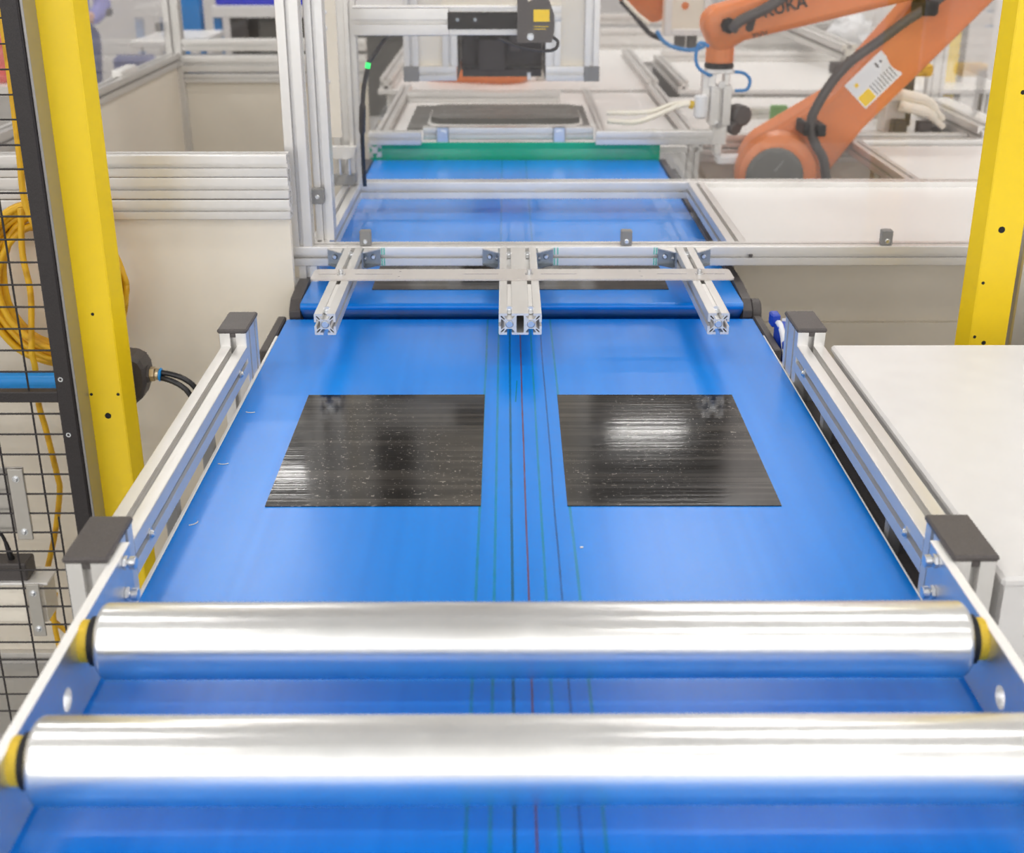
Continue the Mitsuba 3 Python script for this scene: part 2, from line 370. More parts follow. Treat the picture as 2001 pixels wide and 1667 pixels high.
part(cv, 'bed', box(BX0 + .01, BX1 - .01, .36, 2.44, .872, .8965), 'mid_grey')

# ------------------------------------------------------------------ roller unit above the near end
ru = thing('roller_unit', 'two shiny steel rollers between side plates across the near end of the belt', 'rollers')
RZ, RR = .973, .0400
for s in (-1, 1):
    xa, xb = (-.4518, -.4415) if s < 0 else (.4970, .5073)
    pm = m3.Manifold(m3.Mesh(*[np.asarray(a, t) for a, t in zip((box(xa, xb, .05, 1.3148, .9035, .9930, .002).vertices, box(xa, xb, .05, 1.3148, .9035, .9930, .002).faces), (np.float32, np.uint32))]))
    for yy in (1.0686,):
        pm = pm - m3.Manifold.cylinder(.1, .0125, .0125, 32).rotate([0, 90, 0]).translate([xa - .05, yy, .944])
    sp = part(ru, 'side_plate', tm(pm), 'plate', label='long flat side plate holding the roller ends')
    xi = xb if s < 0 else xa
    for yy, zz in ((1.285, .982), (1.279, .944)):
        d = np.array([-s, 0, 0.])
        part(sp, 'bolt', cat(hexnut((xi, yy, zz), d, .0085, .005), cyl(np.array([xi, yy, zz]) + d * .005, np.array([xi, yy, zz]) + d * .007, .0045, 12),
                             cyl(np.array([xi, yy, zz]) + d * .007, np.array([xi, yy, zz]) + d * .015, .0078, 18, c=.001)), 'zinc')
    part(sp, 'top_edge', box(xa - .0003, xb + .0003, .05, 1.3150, .9915, .9934, .0006), 'plate_edge', label='pale upper edge of the plate')
for y in (1.1324, .933):
    n = 64
    L0, L1 = -.4225, .4785
    prof = [(L0, .010), (L0, RR - .012)] + [(L0 + .008 - .008 * math.cos(a), RR - .012 + .012 * math.sin(a)) for a in np.linspace(.2, np.pi / 2, 6)]
    prof += [(-q + L0 + L1, r) for q, r in prof[::-1]]
    a = np.arange(n) * 2 * np.pi / n
    V = np.vstack([np.stack([np.full(n, q), y + r * np.cos(a), RZ + r * np.sin(a)], 1) for q, r in prof])
    i = np.arange(n); j = (i + 1) % n
    F = np.vstack([np.vstack([np.stack([k * n + i, k * n + n + j, k * n + j], 1), np.stack([k * n + i, k * n + n + i, k * n + n + j], 1)]) for k in range(len(prof) - 1)])
    rm = trimesh.Trimesh(V, F, process=False)
    if rm.volume < 0: rm.invert()
    r = part(ru, 'roller', rm, 'roller', 40, label='shiny steel roller, ' + ('farther of the two' if y > 1 else 'nearer of the two'))
    for s in (-1, 1):
        e = L0 if s < 0 else L1
        w = -.4415 if s < 0 else .4970
        part(r, 'bearing_hub', cyl((e, y, RZ), (e + (w - e) * .45, y, RZ), .026, 28), 'black_dark', 30, label='black bearing hub')
        part(r, 'bearing_ring', ringm((e + (w - e) * .45, y, RZ), (w, y, RZ), .0225, .012), 'yellow_ring', 30, label='yellow bearing ring')

# ------------------------------------------------------------------ far conveyor
Z2 = .925
c2 = thing('belt_conveyor', 'blue belt conveyor running under the aluminium machine frame towards the robot', 'conveyor')
aa = np.linspace(np.pi / 2, np.pi * 1.22, 9)
nose = np.stack([2.500 + .008 * np.cos(aa), Z2 - .008 + .008 * np.sin(aa)], 1)
tail = np.stack([4.074 + .026 * np.cos(np.linspace(-np.pi / 2, np.pi / 2, 13)), Z2 - .026 + .026 * np.sin(np.linspace(-np.pi / 2, np.pi / 2, 13))], 1)
lp2 = Polygon(np.vstack([nose, [[2.540, Z2 - .052]], tail]))
part(c2, 'belt', prism(lp2.difference(lp2.buffer(-.003)), 'x', -.424, .488), 'belt_far', 25, label='blue conveyor belt')
for s in (-1, 1):
    xa, xb = (-.4490, -.4262) if s < 0 else (.4905, .5090)
    pl = Polygon([(2.53, .86), (4.06, .86), (4.06, .932), (2.62, .932), (2.53, .925), (2.502, .907), (2.501, .892), (2.512, .874)]).buffer(-.004).buffer(.004, quad_segs=3)
    part(c2, 'side_plate', prism(pl, 'x', xa, xb), 'black_plastic', label='black side plate with a rounded end')
    if s > 0:
        part(c2, 'roller_end', cyl((.5092, 2.535, .892), (.530, 2.535, .892), .030, 32, c=.003), 'black_plastic', 40, label='round dark end of the belt roller')
    part(c2, 'side_frame', box(-.444 if s < 0 else .492, -.430 if s < 0 else .504, 2.60, 4.0, .79, .859), 'alu_plain')
for x in (-.36, .42):
    for y in (2.75, 3.9):
        part(c2, 'leg', bar('z', x - .02, x + .02, y - .02, y + .02, 0, .868), 'alu_plain')
part(c2, 'green_strip', box(-.44, .498, 4.112, 4.122, .905, .974, .001), 'green', label='green strip across the far end of the belt')

# ------------------------------------------------------------------ carbon sheets
def sheet(x0, x1, y0, y1, z, rot, label):
    cx, cy = (x0 + x1) / 2, (y0 + y1) / 2
    g = box(x0 - cx, x1 - cx, y0 - cy, y1 - cy, 0, .0011)
    g = xform(g, (cx, cy, z + .0003), rot)
    key = thing('carbon_sheet', label, 'sheet', 'carbon fibre sheets on the belts')
    f = g.faces; v = g.vertices[f].reshape(-1, 3)          # faceted, with u across the belt so that the gloss follows the fibres
    scene[key] = mikit.ply(trimesh.Trimesh(v, np.arange(len(v)).reshape(-1, 3), process=False), 'm_carbon', uv=v[:, [1, 0]])
    return key
sheet(-.3405, -.0370, 1.598, 2.034, ZB, .15, 'dark square carbon fibre sheet on the near blue belt, left of the marker lines')
sheet(.0866, .3880, 1.597, 2.032, ZB, -.25, 'dark square carbon fibre sheet on the near blue belt, right of the marker lines')
sheet(-.286, .0165, 2.594, 2.985, Z2, 0, 'dark carbon fibre sheet under the acrylic strip, left of the wide double bar')
sheet(.0435, .346, 2.594, 2.985, Z2, 0, 'dark carbon fibre sheet under the acrylic strip, right of the wide double bar')
for x, y, a, lab in ((-.4275, 1.5455, 65, 'curled white fibre scrap near the left belt edge, nearest the camera'), (-.4285, 1.745, 20, 'short white fibre scrap at the left belt edge, middle one'),
                     (-.4270, 1.955, 10, 'tiny white fibre scrap at the left belt edge, farthest away')):
    single('fibre_scrap', xform(tube([(-.007, -.004, 0), (-.002, -.003, 0), (.003, 0, 0), (.0055, .005, 0)], .0007, 5, 6), (x, y, ZB + .0009), a - 50), 'white_paint', lab, 'fibre scrap')
single('fibre_scrap', xform(box(-.002, .002, -.0015, .0015, 0, .0015), (.0985, 1.4735, ZB + .0002), 20), 'white_paint', 'small white crumb on the belt beside the rightmost teal line', 'fibre scrap')

# ------------------------------------------------------------------ machine frame
mf = thing('machine_frame', 'slotted aluminium machine frame with clear front panel standing over the far belt', 'machine frame')
FY0, FY1, FZ0, FZ1 = 2.656, 2.7015, .9600, 1.0035
part(mf, 'front_rail', bar('x', FY0, FY1, FZ0, FZ1, -.464, 1.42), 'alu', label='slotted aluminium rail across the front')
part(mf, 'slot_plug', box(.524, .532, FY0 - .001, FY0 + .003, .979, .986, .001), 'black_plastic', label='small black plug in the rail slot')
part(mf, 'end_cap', box(-.4672, -.4642, FY0, FY1, FZ0, FZ1, .001), 'mid_grey')
part(mf, 'back_rail', bar('x', 3.338, 3.383, .9585, 1.0035, -.4, 1.42), 'alu')
part(mf, 'side_rail', bar('y', -.430, -.386, .9585, 1.0035, FY1, 3.338), 'alu')
part(mf, 'side_rail', bar('y', .482, .526, .9585, 1.0035, FY1, 3.338), 'alu')
part(mf, 'side_rail', bar('y', 1.30, 1.345, .9585, 1.0035, FY1, 3.338), 'alu')
part(mf, 'side_panel', box(.527, 1.299, FY1 + .001, 3.337, .974, .990), 'white_panel', label='flat white cover panel beside the far belt')
part(mf, 'post', bar('z', -.464, -.4165, FY0 + .002, FY1, FZ1, 2.3), 'alu')
part(mf, 'post', bar('z', -.4155, -.376, 2.712, 2.757, FZ1, 2.3), 'alu')
part(mf, 'post', bar('z', -.452, -.406, 3.34, 3.383, FZ1 + .0, 2.3), 'alu')
part(mf, 'post', bar('z', -.405, -.376, 3.30, 3.337, FZ1 + .0, 2.3), 'alu')
for x in (-.43, 1.30):
    part(mf, 'leg', bar('z', x - .02, x + .02, 2.66, 2.70, 0, .96), 'alu_plain')
    part(mf, 'leg', bar('z', x - .02, x + .02, 3.34, 3.38, 0, .958), 'alu_plain')
part(mf, 'connector', cat(box(-.452, -.392, 3.290, 3.299, 1.005, 1.035, .002)), 'mid_grey', label='grey bracket at the foot of the rear post')
part(mf, 'connector', prism(Polygon([(-.458, 1.108), (-.386, 1.108), (-.392, 1.085), (-.405, 1.078), (-.44, 1.078), (-.452, 1.085)]), 'y', 3.268, 3.299), 'alu_plain', label='pale holder on the rear post')
for xx in (-.432, -.408):
    part(mf, 'rod', cyl((xx, 3.284, 1.035), (xx, 3.284, 1.075), .005, 12), 'zinc')
ks = part(mf, 'backing_strip', box(-.428, -.392, 3.05, 3.058, 1.17, 2.3), 'beige', label='beige strip behind the front posts')
for zz in (1.30, 1.42, 1.455): part(ks, 'screw', bolt((-.418, 3.05, zz), (0, -1, 0), .006, .004, False), 'label_white')
pv = np.array([[-.372, 2.683, FZ1], [1.32, 2.683, FZ1], [1.32, 2.683, 2.3], [-.372, 2.683, 2.3]])
part(mf, 'pane', trimesh.Trimesh(pv, [[0, 1, 2], [0, 2, 3]], process=False), 'pane', label='clear panel above the front rail')
for x in (-.303, .259, .8205):
    k = part(mf, 'clip', cat(box(x - .012, x + .012, 2.660, 2.680, FZ1, 1.0365, .002)), 'mid_grey', label='small grey clip block holding the clear panel')
    part(k, 'screw', bolt((x, 2.660, 1.0135), (0, -1, 0), .0055, .004, False), 'zinc')
k = part(mf, 'clip', box(-.418, -.392, 2.690, 2.711, 1.088, 1.120, .002), 'mid_grey', label='small grey clip block on the front post')
part(k, 'screw', bolt((-.405, 2.690, 1.104), (0, -1, 0), .0055, .004, False), 'zinc')
# stub bars towards the camera, each with corner brackets and screws
SY0, SZ0, SZ1 = 2.177, .9625, 1.0025
for x0, x1, nu in ((-.3470, -.3080, 1), (-.0140, .0640, 2), (.3640, .4030, 1)):
    st = part(mf, 'stub_bar', bar('y', x0, x1, SZ0, SZ1, SY0, FY0 - .0005, nu, 1, True), 'alu', label='wide double aluminium bar with slots' if nu == 2 else 'short slotted aluminium bar')
    for i in range(nu):
        xc = x0 + (x1 - x0) * (i + .5) / nu
        zc = (SZ0 + SZ1) / 2
        part(st, 'end_bolt', cat(cyl((xc, SY0 - .001, zc), (xc, SY0 + .06, zc), .0070, 20, c=.0014)), 'zinc', 30)
        for yy, wing in ((2.214, True), (2.608, False)):
            ms = [cyl((xc, yy - .008, SZ1 - .0065), (xc, yy + .004, SZ1 - .0065), .0042, 14, c=.0008)]
            ms.append(cyl((xc, yy - .004, SZ1 - .004), (xc, yy - .0025, SZ1 - .004), .0075, 18))
            part(st, 'slot_screw', cat(*ms), 'zinc', 30)
        part(st, 'slot_cover', box(xc - .0038, xc + .0038, SY0 + .045, 2.375, SZ1 - .0042, SZ1 - .0020), 'alu_plain')
    for s in (-1, 1):
        xe = x0 if s < 0 else x1
        # die cast angle bracket: two flanges and two triangular cheeks
        q = .037
        fl1 = box(min(xe, xe + s * .0035), max(xe, xe + s * .0035), FY0 - q, FY0 - .0005, SZ0 + .002, SZ1 - .0035)
        fl2 = box(min(xe + s * .0036, xe + s * q), max(xe + s * .0036, xe + s * q), FY0 - .004, FY0 - .0005, SZ0 + .002, SZ1 - .0035)
        tri = Polygon([(xe + s * .0036, FY0 - .0042), (xe + s * q, FY0 - .0042), (xe + s * q, FY0 - .008), (xe + s * .008, FY0 - q), (xe + s * .0036, FY0 - q)])
        top = prism(tri, 'z', SZ1 - .0034, SZ1 - .0010); bot = prism(tri, 'z', SZ0 + .002, SZ0 + .0045)
        br = part(mf, 'corner_bracket', cat(fl1, fl2, bot), 'zinc_dark', label='dark zinc corner bracket')
        part(br, 'lid', top, 'alu_plain')
        part(br, 'bolt', bolt((xe + s * .022, FY0 - .0042, (SZ0 + SZ1) / 2), (0, -1, 0), .0058, .005, False), 'zinc')
        part(br, 'bolt', bolt((xe + s * .0038, FY0 - .020, (SZ0 + SZ1) / 2), (s, 0, 0), .0058, .005, False), 'zinc')
    for dx in ((.040, .047) if nu == 2 else (.040, .045)):
        xx = x1 + dx if x0 < .3 else x0 - dx
        part(mf, 'pen_mark', cat(box(xx - .0011, xx + .0011, FY0 - .0006, FY0, .986, 1.001), box(xx - .0011, xx + .0011, FY0 - .0006, FY0, .962, .978)), 'pen_green', label='green pen mark on the rail')
# frosted acrylic strip lying across the stub bars
sp = sbox(-.384, 2.391, .448, 2.467).buffer(-.012).buffer(.012, quad_segs=5)
for a, b in ((-.372, -.338), (-.300, -.226), (-.088, -.016), (.068, .140), (.299, .358), (.392, .434)):
    sp = sp.difference(sbox(a, 2.4270, b, 2.4312))
for hx in (-.212, .267):
    for hy in (2.412, 2.449): sp = sp.difference(Point(hx, hy).buffer(.0025))
ss = part(mf, 'stop_strip', prism(sp, 'z', SZ1 + .0003, SZ1 + .0033), 'strip', label='frosted acrylic strip with slots lying across the bars')
for x in (-.3275, .0455, .3835):
    part(ss, 'screw', cat(cyl((x, 2.429, SZ1 + .0034), (x, 2.429, SZ1 + .0050), .0085, 18), cyl((x, 2.429, SZ1 + .005), (x, 2.429, SZ1 + .013), .0048, 14, c=.0008)), 'zinc', 30)

# ------------------------------------------------------------------ white cabinet on the right
wc = thing('machine_cabinet', 'white painted steel cabinet with a wide flat top right of the near conveyor', 'cabinet')
cp = sbox(.566, 1.262, 1.75, 2.086).buffer(-.012).buffer(.012, quad_segs=4)
part(wc, 'top', box(.566, 1.75, 1.260, 2.086, .960, .9735, .004), 'white_paint', label='flat white cabinet top')
part(wc, 'front_panel', box(.572, 1.745, 1.266, 1.28, .05, .9595), 'white_paint')
part(wc, 'side_panel', box(.572, .586, 1.281, 2.08, .05, .9595), 'white_paint')
part(wc, 'side_panel', box(1.731, 1.745, 1.281, 2.08, .05, .9595), 'white_paint')
part(wc, 'back_panel', box(.587, 1.730, 2.066, 2.08, .05, .9595), 'white_paint')
part(wc, 'plinth', box(.60, 1.72, 1.30, 2.06, 0, .049), 'dark_grey')

# ------------------------------------------------------------------ yellow safety columns
def column(x0, x1, y0, y1, holes, label, inner):
    t = thing('safety_column', label, 'column', 'yellow safety columns')
    e0, e1 = ((x1, y0), (x1 + .0165, y0 + .03)) if inner > 0 else ((x0 - .0165, y0 + .03), (x0, y0))
    P = Polygon([(x0, y0), e0, e1, (x1 + .0165, y1), (x0, y1)] if inner > 0 else [e0, e1, (x1, y0), (x1, y1), (x0 - .0165, y1)]).buffer(-.003).buffer(.003, quad_segs=2)
    part(t, 'housing', prism(P.difference(P.buffer(-.003)), 'z', .012, 2.35), 'yellow', label='yellow painted column housing')
    part(t, 'foot_plate', box(x0 - .03, x1 + .03, y0 - .03, y1 + .03, 0, .011), 'yellow')
    for hx, hz, r in holes:
        part(t, 'hole', cyl((hx, y0 - .0004, hz), (hx, y0 + .002, hz), r, 16), 'black_dark', label='small dark screw hole')
    return t
column(-.826, -.750, 2.30, 2.336, ((-.786, .964, .003), (-.809, .801, .003), (-.757, .801, .003), (-.782, .756, .0062)), 'yellow column left of the conveyor beside the black mesh fence', 1)
column(.891, .961, 2.30, 2.336, ((.920, 1.125, .0062), (.900, 1.023, .003), (.899, .916, .003), (.918, .904, .0042), (.921, 1.374, .004)), 'yellow column right of the conveyor behind the white cabinet', -1)
sc = thing('steel_post', 'dark grey steel post against the right side of the yellow column behind the white cabinet', 'post')
part(sc, 'tube', box(.972, 1.012, 2.31, 2.35, .011, 2.3, .003), 'steel')
part(sc, 'base_plate', box(.993, 1.05, 2.28, 2.38, 0, .0105), 'steel')

# ------------------------------------------------------------------ mesh fence on the left
mfz = thing('mesh_fence', 'black wire mesh fence panel in a dark steel frame left of the yellow column', 'fence')
FYN = 2.25
part(mfz, 'upright', box(-.850, -.8195, FYN - .02, FYN + .02, .03, 2.3, .002), 'black_paint', label='dark steel upright')
part(mfz, 'upright_channel', box(-.8192, -.8135, FYN - .012, FYN + .05, .03, 2.3, .001), 'steel_satin', label='reflective steel strip on the upright')
part(mfz, 'crossbar', box(-1.95, -.8505, FYN - .012, FYN + .012, .808, .829, .002), 'black_paint', label='dark horizontal crossbar')
part(mfz, 'upright', box(-1.99, -1.9505, FYN - .02, FYN + .02, 0, 2.3, .002), 'black_paint')
wx = np.arange(-.909, -1.93, -.0735)
for x in wx:
    part(mfz, 'wire', cyl((x, FYN, .06), (x, FYN, .808), .0019, 6), 'black_paint')
    part(mfz, 'wire', cyl((x, FYN, .829), (x, FYN, 1.206 if x > -.95 else 2.3), .0019, 6), 'black_paint')
for z in np.arange(1.336, 2.3, .0424): part(mfz, 'wire', cyl((-1.95, FYN - .004, z), (-.85, FYN - .004, z), .0016, 6), 'black_paint')
for z in np.arange(1.207 + .0424 * 2, .84, -.0424): part(mfz, 'wire', cyl((-1.95, FYN - .004, z), (-.85, FYN - .004, z), .0019, 6), 'black_paint')
for z in np.arange(.782, .07, -.0424): part(mfz, 'wire', cyl((-1.95, FYN - .004, z), (-.85 if z > .55 else -.888, FYN - .004, z), .0019, 6), 'black_paint')
part(mfz, 'wire', cyl((-.8895, FYN, .06), (-.8895, FYN, .56), .0019, 6), 'black_paint')
for z, x in ((.858, -.8385), (.745, -.8385)):
    part(mfz, 'hole_ring', ringm((x, FYN - .0212, z), (x, FYN - .0195, z), .0048, .0026, 18), 'zinc', label='bright ring around a screw hole')
for (x0, x1, z0, z1), lab in (((-.972, -.942, .515, .668), 'flat steel clamp plate with two bolts on the mesh, upper one'), ((-.973, -.947, .292, .413), 'flat steel clamp plate with two bolts on the mesh, lower one')):
    t = thing('clamp_plate', lab, 'plate', 'steel clamp plates on the mesh')
    part(t, 'plate', box(x0, x1, FYN - .0115, FYN - .0065, z0, z1, .001), 'steel')
    for z in (z0 + .018, z1 - .02):
        part(t, 'bolt', bolt(((x0 + x1) / 2, FYN - .0115, z), (0, -1, 0), .005, .006), 'zinc')
single('backing_plate', box(-1.10, -.948, FYN + .006, FYN + .011, .525, .665, .001), 'steel', 'grey sheet metal plate behind the mesh at the upper clamp plate', 'plate')
jb = thing('junction_box', 'pale metal box behind the mesh at the lower clamp plate', 'box')
part(jb, 'body', box(-1.20, -.945, FYN + .006, FYN + .07, .315, .402, .002), 'beige')
part(jb, 'lid', box(-1.21, -.935, FYN + .004, FYN + .075, .4021, .4075, .001), 'plate_edge')
pa = thing('power_adapter', 'black power adapter with a lead on top of the pale metal box behind the mesh', 'adapter')
part(pa, 'case', box(-1.20, -.976, FYN + .012, FYN + .062, .408, .447, .003), 'black_plastic')
part(pa, 'lead', tube([(-1.012, FYN + .035, .445), (-1.016, FYN + .034, .475), (-1.025, FYN + .034, .505), (-1.05, FYN + .034, .54), (-1.09, FYN + .034, .56)], .0035), 'black_cable', True, label='black lead')
part(pa, 'strain_relief', cyl((-1.012, FYN + .035, .447), (-1.018, FYN + .034, .485), .0065, 12, r1=.004), 'black_cable', True)
# yellow cable coil hanging behind the fence
rng = random.Random(5)
yc = thing('cable_coil', 'coil of yellow cable hanging behind the black mesh fence', 'cable')
for k in range(15):
    cx, cz = -.930 + rng.uniform(-.012, .012), .966 + rng.uniform(-.012, .012)
    rx, rz = .125 + rng.uniform(-.022, .014), .150 + rng.uniform(-.022, .020)
    pts = [(cx + rx * math.cos(a) + rng.uniform(-.004, .004), 2.495 + .0115 * (k % 5) + .006 * math.sin(2 * a + k), cz + rz * math.sin(a) + rng.uniform(-.004, .004)) for a in np.linspace(0, 2 * math.pi, 12, endpoint=False)]
    P = catmull(pts, 6, True); P = np.vstack([P, P[:1]])
    part(yc, 'loop', tube(P, .0070, n=8, spline=False), 'yellow_cable', True)
part(yc, 'tie', tube([(-.905, 2.52, 1.145), (-.90, 2.515, 1.12), (-.893, 2.52, 1.09)], .003), 'black_cable')
single('hanging_cable', tube([(-.928, 2.45, 1.75), (-.932, 2.45, 1.50), (-.933, 2.45, 1.384), (-.937, 2.45, 1.24), (-.941, 2.45, 1.16), (-.932, 2.45, 1.11), (-.915, 2.455, 1.07)], .0066), 'yellow_cable', 'yellow cable hanging down along the dark fence upright into the coil', 'cable', True)
single('hanging_cable', tube([(-.958, 2.47, 1.13), (-.966, 2.465, 1.04), (-.960, 2.46, .96), (-.968, 2.455, .88), (-.972, 2.45, .834), (-.970, 2.45, .80), (-.974, 2.45, .722), (-.967, 2.45, .664), (-.958, 2.45, .558), (-.958, 2.45, .521), (-.981, 2.45, .423), (-1.01, 2.45, .335)], .0062), 'yellow_cable', 'long yellow cable hanging through the coil and far below it behind the mesh', 'cable', True)
pc = thing('plug_lead', 'yellow plug with a short lead near the floor behind the mesh', 'cable')
part(pc, 'plug', cat(box(-1.085, -1.055, 2.48, 2.51, .245, .262, .003), cyl((-1.07, 2.495, .245), (-1.066, 2.495, .215), .011, 12, r1=.007)), 'yellow_cable')
part(pc, 'lead', tube([(-1.066, 2.495, .215), (-1.03, 2.495, .17), (-1.0, 2.495, .13), (-.985, 2.495, .06)], .006), 'yellow_cable', True)
single('hanging_cable', tube([(-1.01, 2.47, .26), (-1.022, 2.47, .2), (-1.02, 2.47, .12), (-1.005, 2.47, .02)], .0058), 'yellow_cable', 'short yellow cable crossing the yellow plug lead near the floor', 'cable', True)
bt = thing('blue_tube', 'blue pipe with a grey bracket on a bar behind the black crossbar', 'pipe')
part(bt, 'pipe', cyl((-1.9, 2.42, .785), (-.835, 2.42, .785), .0185, 24), 'sky_blue', True)
part(bt, 'bracket', box(-1.9, -.838, 2.39, 2.44, .748, .7658, .002), 'steel')
part(bt, 'support', box(-1.35, -1.32, 2.40, 2.44, 0, .7478), 'steel')
# pneumatic valve on the yellow column
pvx = thing('air_valve', 'black air valve with a brass fitting and dark hose on the left yellow column', 'valve')
body = Polygon([(-.80, .852), (-.750, .846), (-.736, .838), (-.728, .822), (-.726, .800), (-.728, .785), (-.739, .757), (-.757, .742), (-.80, .742)])
bm_ = hull(*[np.array([(x, y, z) for x, z in (body.buffer(-.006 if y in (2.3862, 2.452) else 0).exterior.coords)]) for y in (2.3862, 2.394, 2.444, 2.452)])
part(pvx, 'body', tm(bm_), 'black_plastic')
part(pvx, 'mount', box(-.81, -.762, 2.3365, 2.386, .76, .83, .002), 'black_plastic')
part(pvx, 'collar', cyl((-.7275, 2.41, .803), (-.7225, 2.41, .803), .0185, 8, c=.001), 'black_plastic')
part(pvx, 'fitting', cat(cyl((-.7225, 2.41, .803), (-.7125, 2.41, .803), .0150, 6, c=.0008), cyl((-.7125, 2.41, .803), (-.7045, 2.41, .802), .0125, 20, c=.0012)), 'brass', label='brass fitting')
part(pvx, 'release_ring', cyl((-.7045, 2.41, .802), (-.7000, 2.41, .8015), .0138, 20, c=.0012), 'sky_blue', label='blue release ring')
part(pvx, 'hose', tube([(-.701, 2.41, .806), (-.68, 2.41, .802), (-.655, 2.41, .792), (-.634, 2.41, .772), (-.618, 2.41, .73), (-.61, 2.41, .65), (-.61, 2.41, .50)], .0056), 'black_cable', True, label='dark hose')
part(pvx, 'hose', tube([(-.701, 2.406, .796), (-.682, 2.402, .792), (-.662, 2.40, .782), (-.645, 2.398, .765), (-.630, 2.396, .725), (-.623, 2.395, .65), (-.623, 2.395, .50)], .0056), 'black_cable', True, label='dark hose')

# ------------------------------------------------------------------ blue sensor by the right guard post
bs = thing('belt_sensor', 'small dark blue sensor on a white holder behind the far right guard post', 'sensor')
part(bs, 'body', cat(box(.528, .551, 2.335, 2.375, .88, .925, .003), box(.532, .555, 2.30, 2.345, .862, .905, .003), box(.522, .540, 2.372, 2.402, .912, .938, .003)), 'blue_plastic')
part(bs, 'label', box(.5513, .5520, 2.34, 2.37, .89, .92), 'label_white')
part(bs, 'face', box(.543, .558, 2.374, 2.376, .905, .930), 'label_white')
part(bs, 'holder', tube([(.536, 2.385, .905), (.534, 2.36, .925), (.536, 2.325, .912), (.538, 2.29, .868)], .006), 'label_white', True)
part(bs, 'mount', box(.5275, .556, 2.25, 2.299, .8005, .862, .002), 'blue_plastic')

# ------------------------------------------------------------------ long base cabinet behind, left and right of the conveyor
bc = thing('base_cabinet', 'long beige machine base with three stacked aluminium rails on top, left of the machine frame', 'machine base')
part(bc, 'front_panel', box(-3.4, -.452, 2.60, 2.62, .031, 1.0795), 'beige')
for z0, z1 in ((1.168, 1.213), (1.123, 1.1675), (1.080, 1.1215)):
    part(bc, 'rail', bar('x', 2.58, 2.624, z0, z1, -3.4, -.447), 'alu', label='slotted aluminium rail')
part(bc, 'foot_rail', bar('x', 2.585, 2.63, 0, .030, -3.4, -.470, 1, 1), 'alu', label='slotted aluminium rail at the floor')
bc2 = thing('base_cabinet', 'shaded beige machine base under the aluminium rail, right of the conveyor', 'machine base')
part(bc2, 'front_panel', box(.56, 2.4, 3.00, 3.02, 0, .72), 'beige')
part(bc2, 'front_panel', box(.56, 2.4, 3.012, 3.03, .7205, .958), 'beige')

# ------------------------------------------------------------------ measuring sensor on an arm
ga = thing('sensor_arm', 'black laser sensor with yellow label on an aluminium arm fixed to the rear post', 'sensor arm')
part(ga, 'arm', bar('x', 3.225, 3.285, 1.386, 1.451, -.374, -.140), 'alu')
part(ga, 'arm', bar('x', 3.236, 3.284, 1.386, 1.440, -.1395, .03), 'alu')
part(ga, 'arm_lid', box(-.374, .072, 3.225, 3.26, 1.4512, 1.456, .001), 'plate_edge')
part(ga, 'mount_plate', box(-.142, .0275, 3.222, 3.2345, 1.402, 1.441, .001), 'black_dark', label='black mounting plate')
for x in (-.118, -.075):
    part(ga, 'screw', bolt((x, 3.222, 1.424), (0, -1, 0), .005, .003, False), 'zinc_dark')
hd = part(ga, 'sensor_head', prism(Polygon([(.028, 1.372), (.112, 1.372), (.118, 1.40), (.118, 1.435), (.105, 1.470), (.075, 1.474), (.055, 1.462), (.045, 1.50), (.028, 1.50)]), 'y', 3.205, 3.27), 'black_plastic', label='black sensor head')
part(hd, 'label', box(.067, .106, 3.2038, 3.2046, 1.421, 1.449), 'label_yellow', label='yellow warning label')
part(hd, 'print', cat(*[box(.068, .104 - .006 * (i % 2), 3.2040, 3.2045, 1.409 - .006 * i, 1.4105 - .006 * i) for i in range(2)]), 'label_yellow')
part(hd, 'screw', bolt((.060, 3.205, 1.386), (0, -1, 0), .0085, .004, False), 'zinc')
part(hd, 'cable', tube([(.112, 3.23, 1.385), (.128, 3.23, 1.372), (.12, 3.22, 1.355), (.09, 3.22, 1.352), (.03, 3.23, 1.362), (-.02, 3.24, 1.38)], .004), 'black_cable', True)
scab = thing('sensor_cable', 'thin black cable with a glowing green indicator right of the rear post', 'cable')
part(scab, 'lead', tube([(-.29, 3.30, 1.379), (-.303, 3.25, 1.37), (-.322, 3.21, 1.345), (-.337, 3.2, 1.326)], .0055), 'black_cable', True)
part(scab, 'lead', tube([(-.340, 3.2, 1.312), (-.350, 3.2, 1.27), (-.356, 3.2, 1.22), (-.362, 3.22, 1.15), (-.366, 3.25, 1.08), (-.366, 3.26, 1.01)], [.0055] * 8 + [.006] * 8 + [.0085] * 8 + [.0055] * 17), 'black_cable', True)
k = part(scab, 'indicator', cyl((-.3372, 3.2, 1.3255), (-.3398, 3.2, 1.3125), .0062, 14), 'led', True, label='glowing green indicator')
scene[k]['emitter'] = {'type': 'area', 'radiance': {'type': 'rgb', 'value': [.03, 1.3, .18]}}

# ------------------------------------------------------------------ hanging inspection box
hb = thing('inspection_box', 'hanging aluminium framed box with a dark opening above the tray', 'inspection box')
HY = 4.1
for x0, x1, y0 in ((-.321, -.274, HY), (.246, .293, HY), (-.321, -.274, HY + .5), (.246, .293, HY + .5)):
    part(hb, 'post', bar('z', x0, x1, y0, y0 + .045, 1.214, CEIL), 'alu')
for x0, x1 in ((-.2735, -.156), (.126, .2455)):
    part(hb, 'rail', bar('x', HY, HY + .045, 1.169, 1.214, x0, x1), 'alu')
for x0, x1 in ((-.323, -.274), (.246, .295)):
    part(hb, 'corner_block', box(x0, x1, HY - .002, HY + .047, 1.167, 1.2135, .002), 'mid_grey', label='grey corner block')
for x0, x1 in ((-.200, -.152), (.124, .172)):
    part(hb, 'inner_post', bar('z', x0, x1, HY, HY + .045, 1.2145, 1.3495), 'alu')
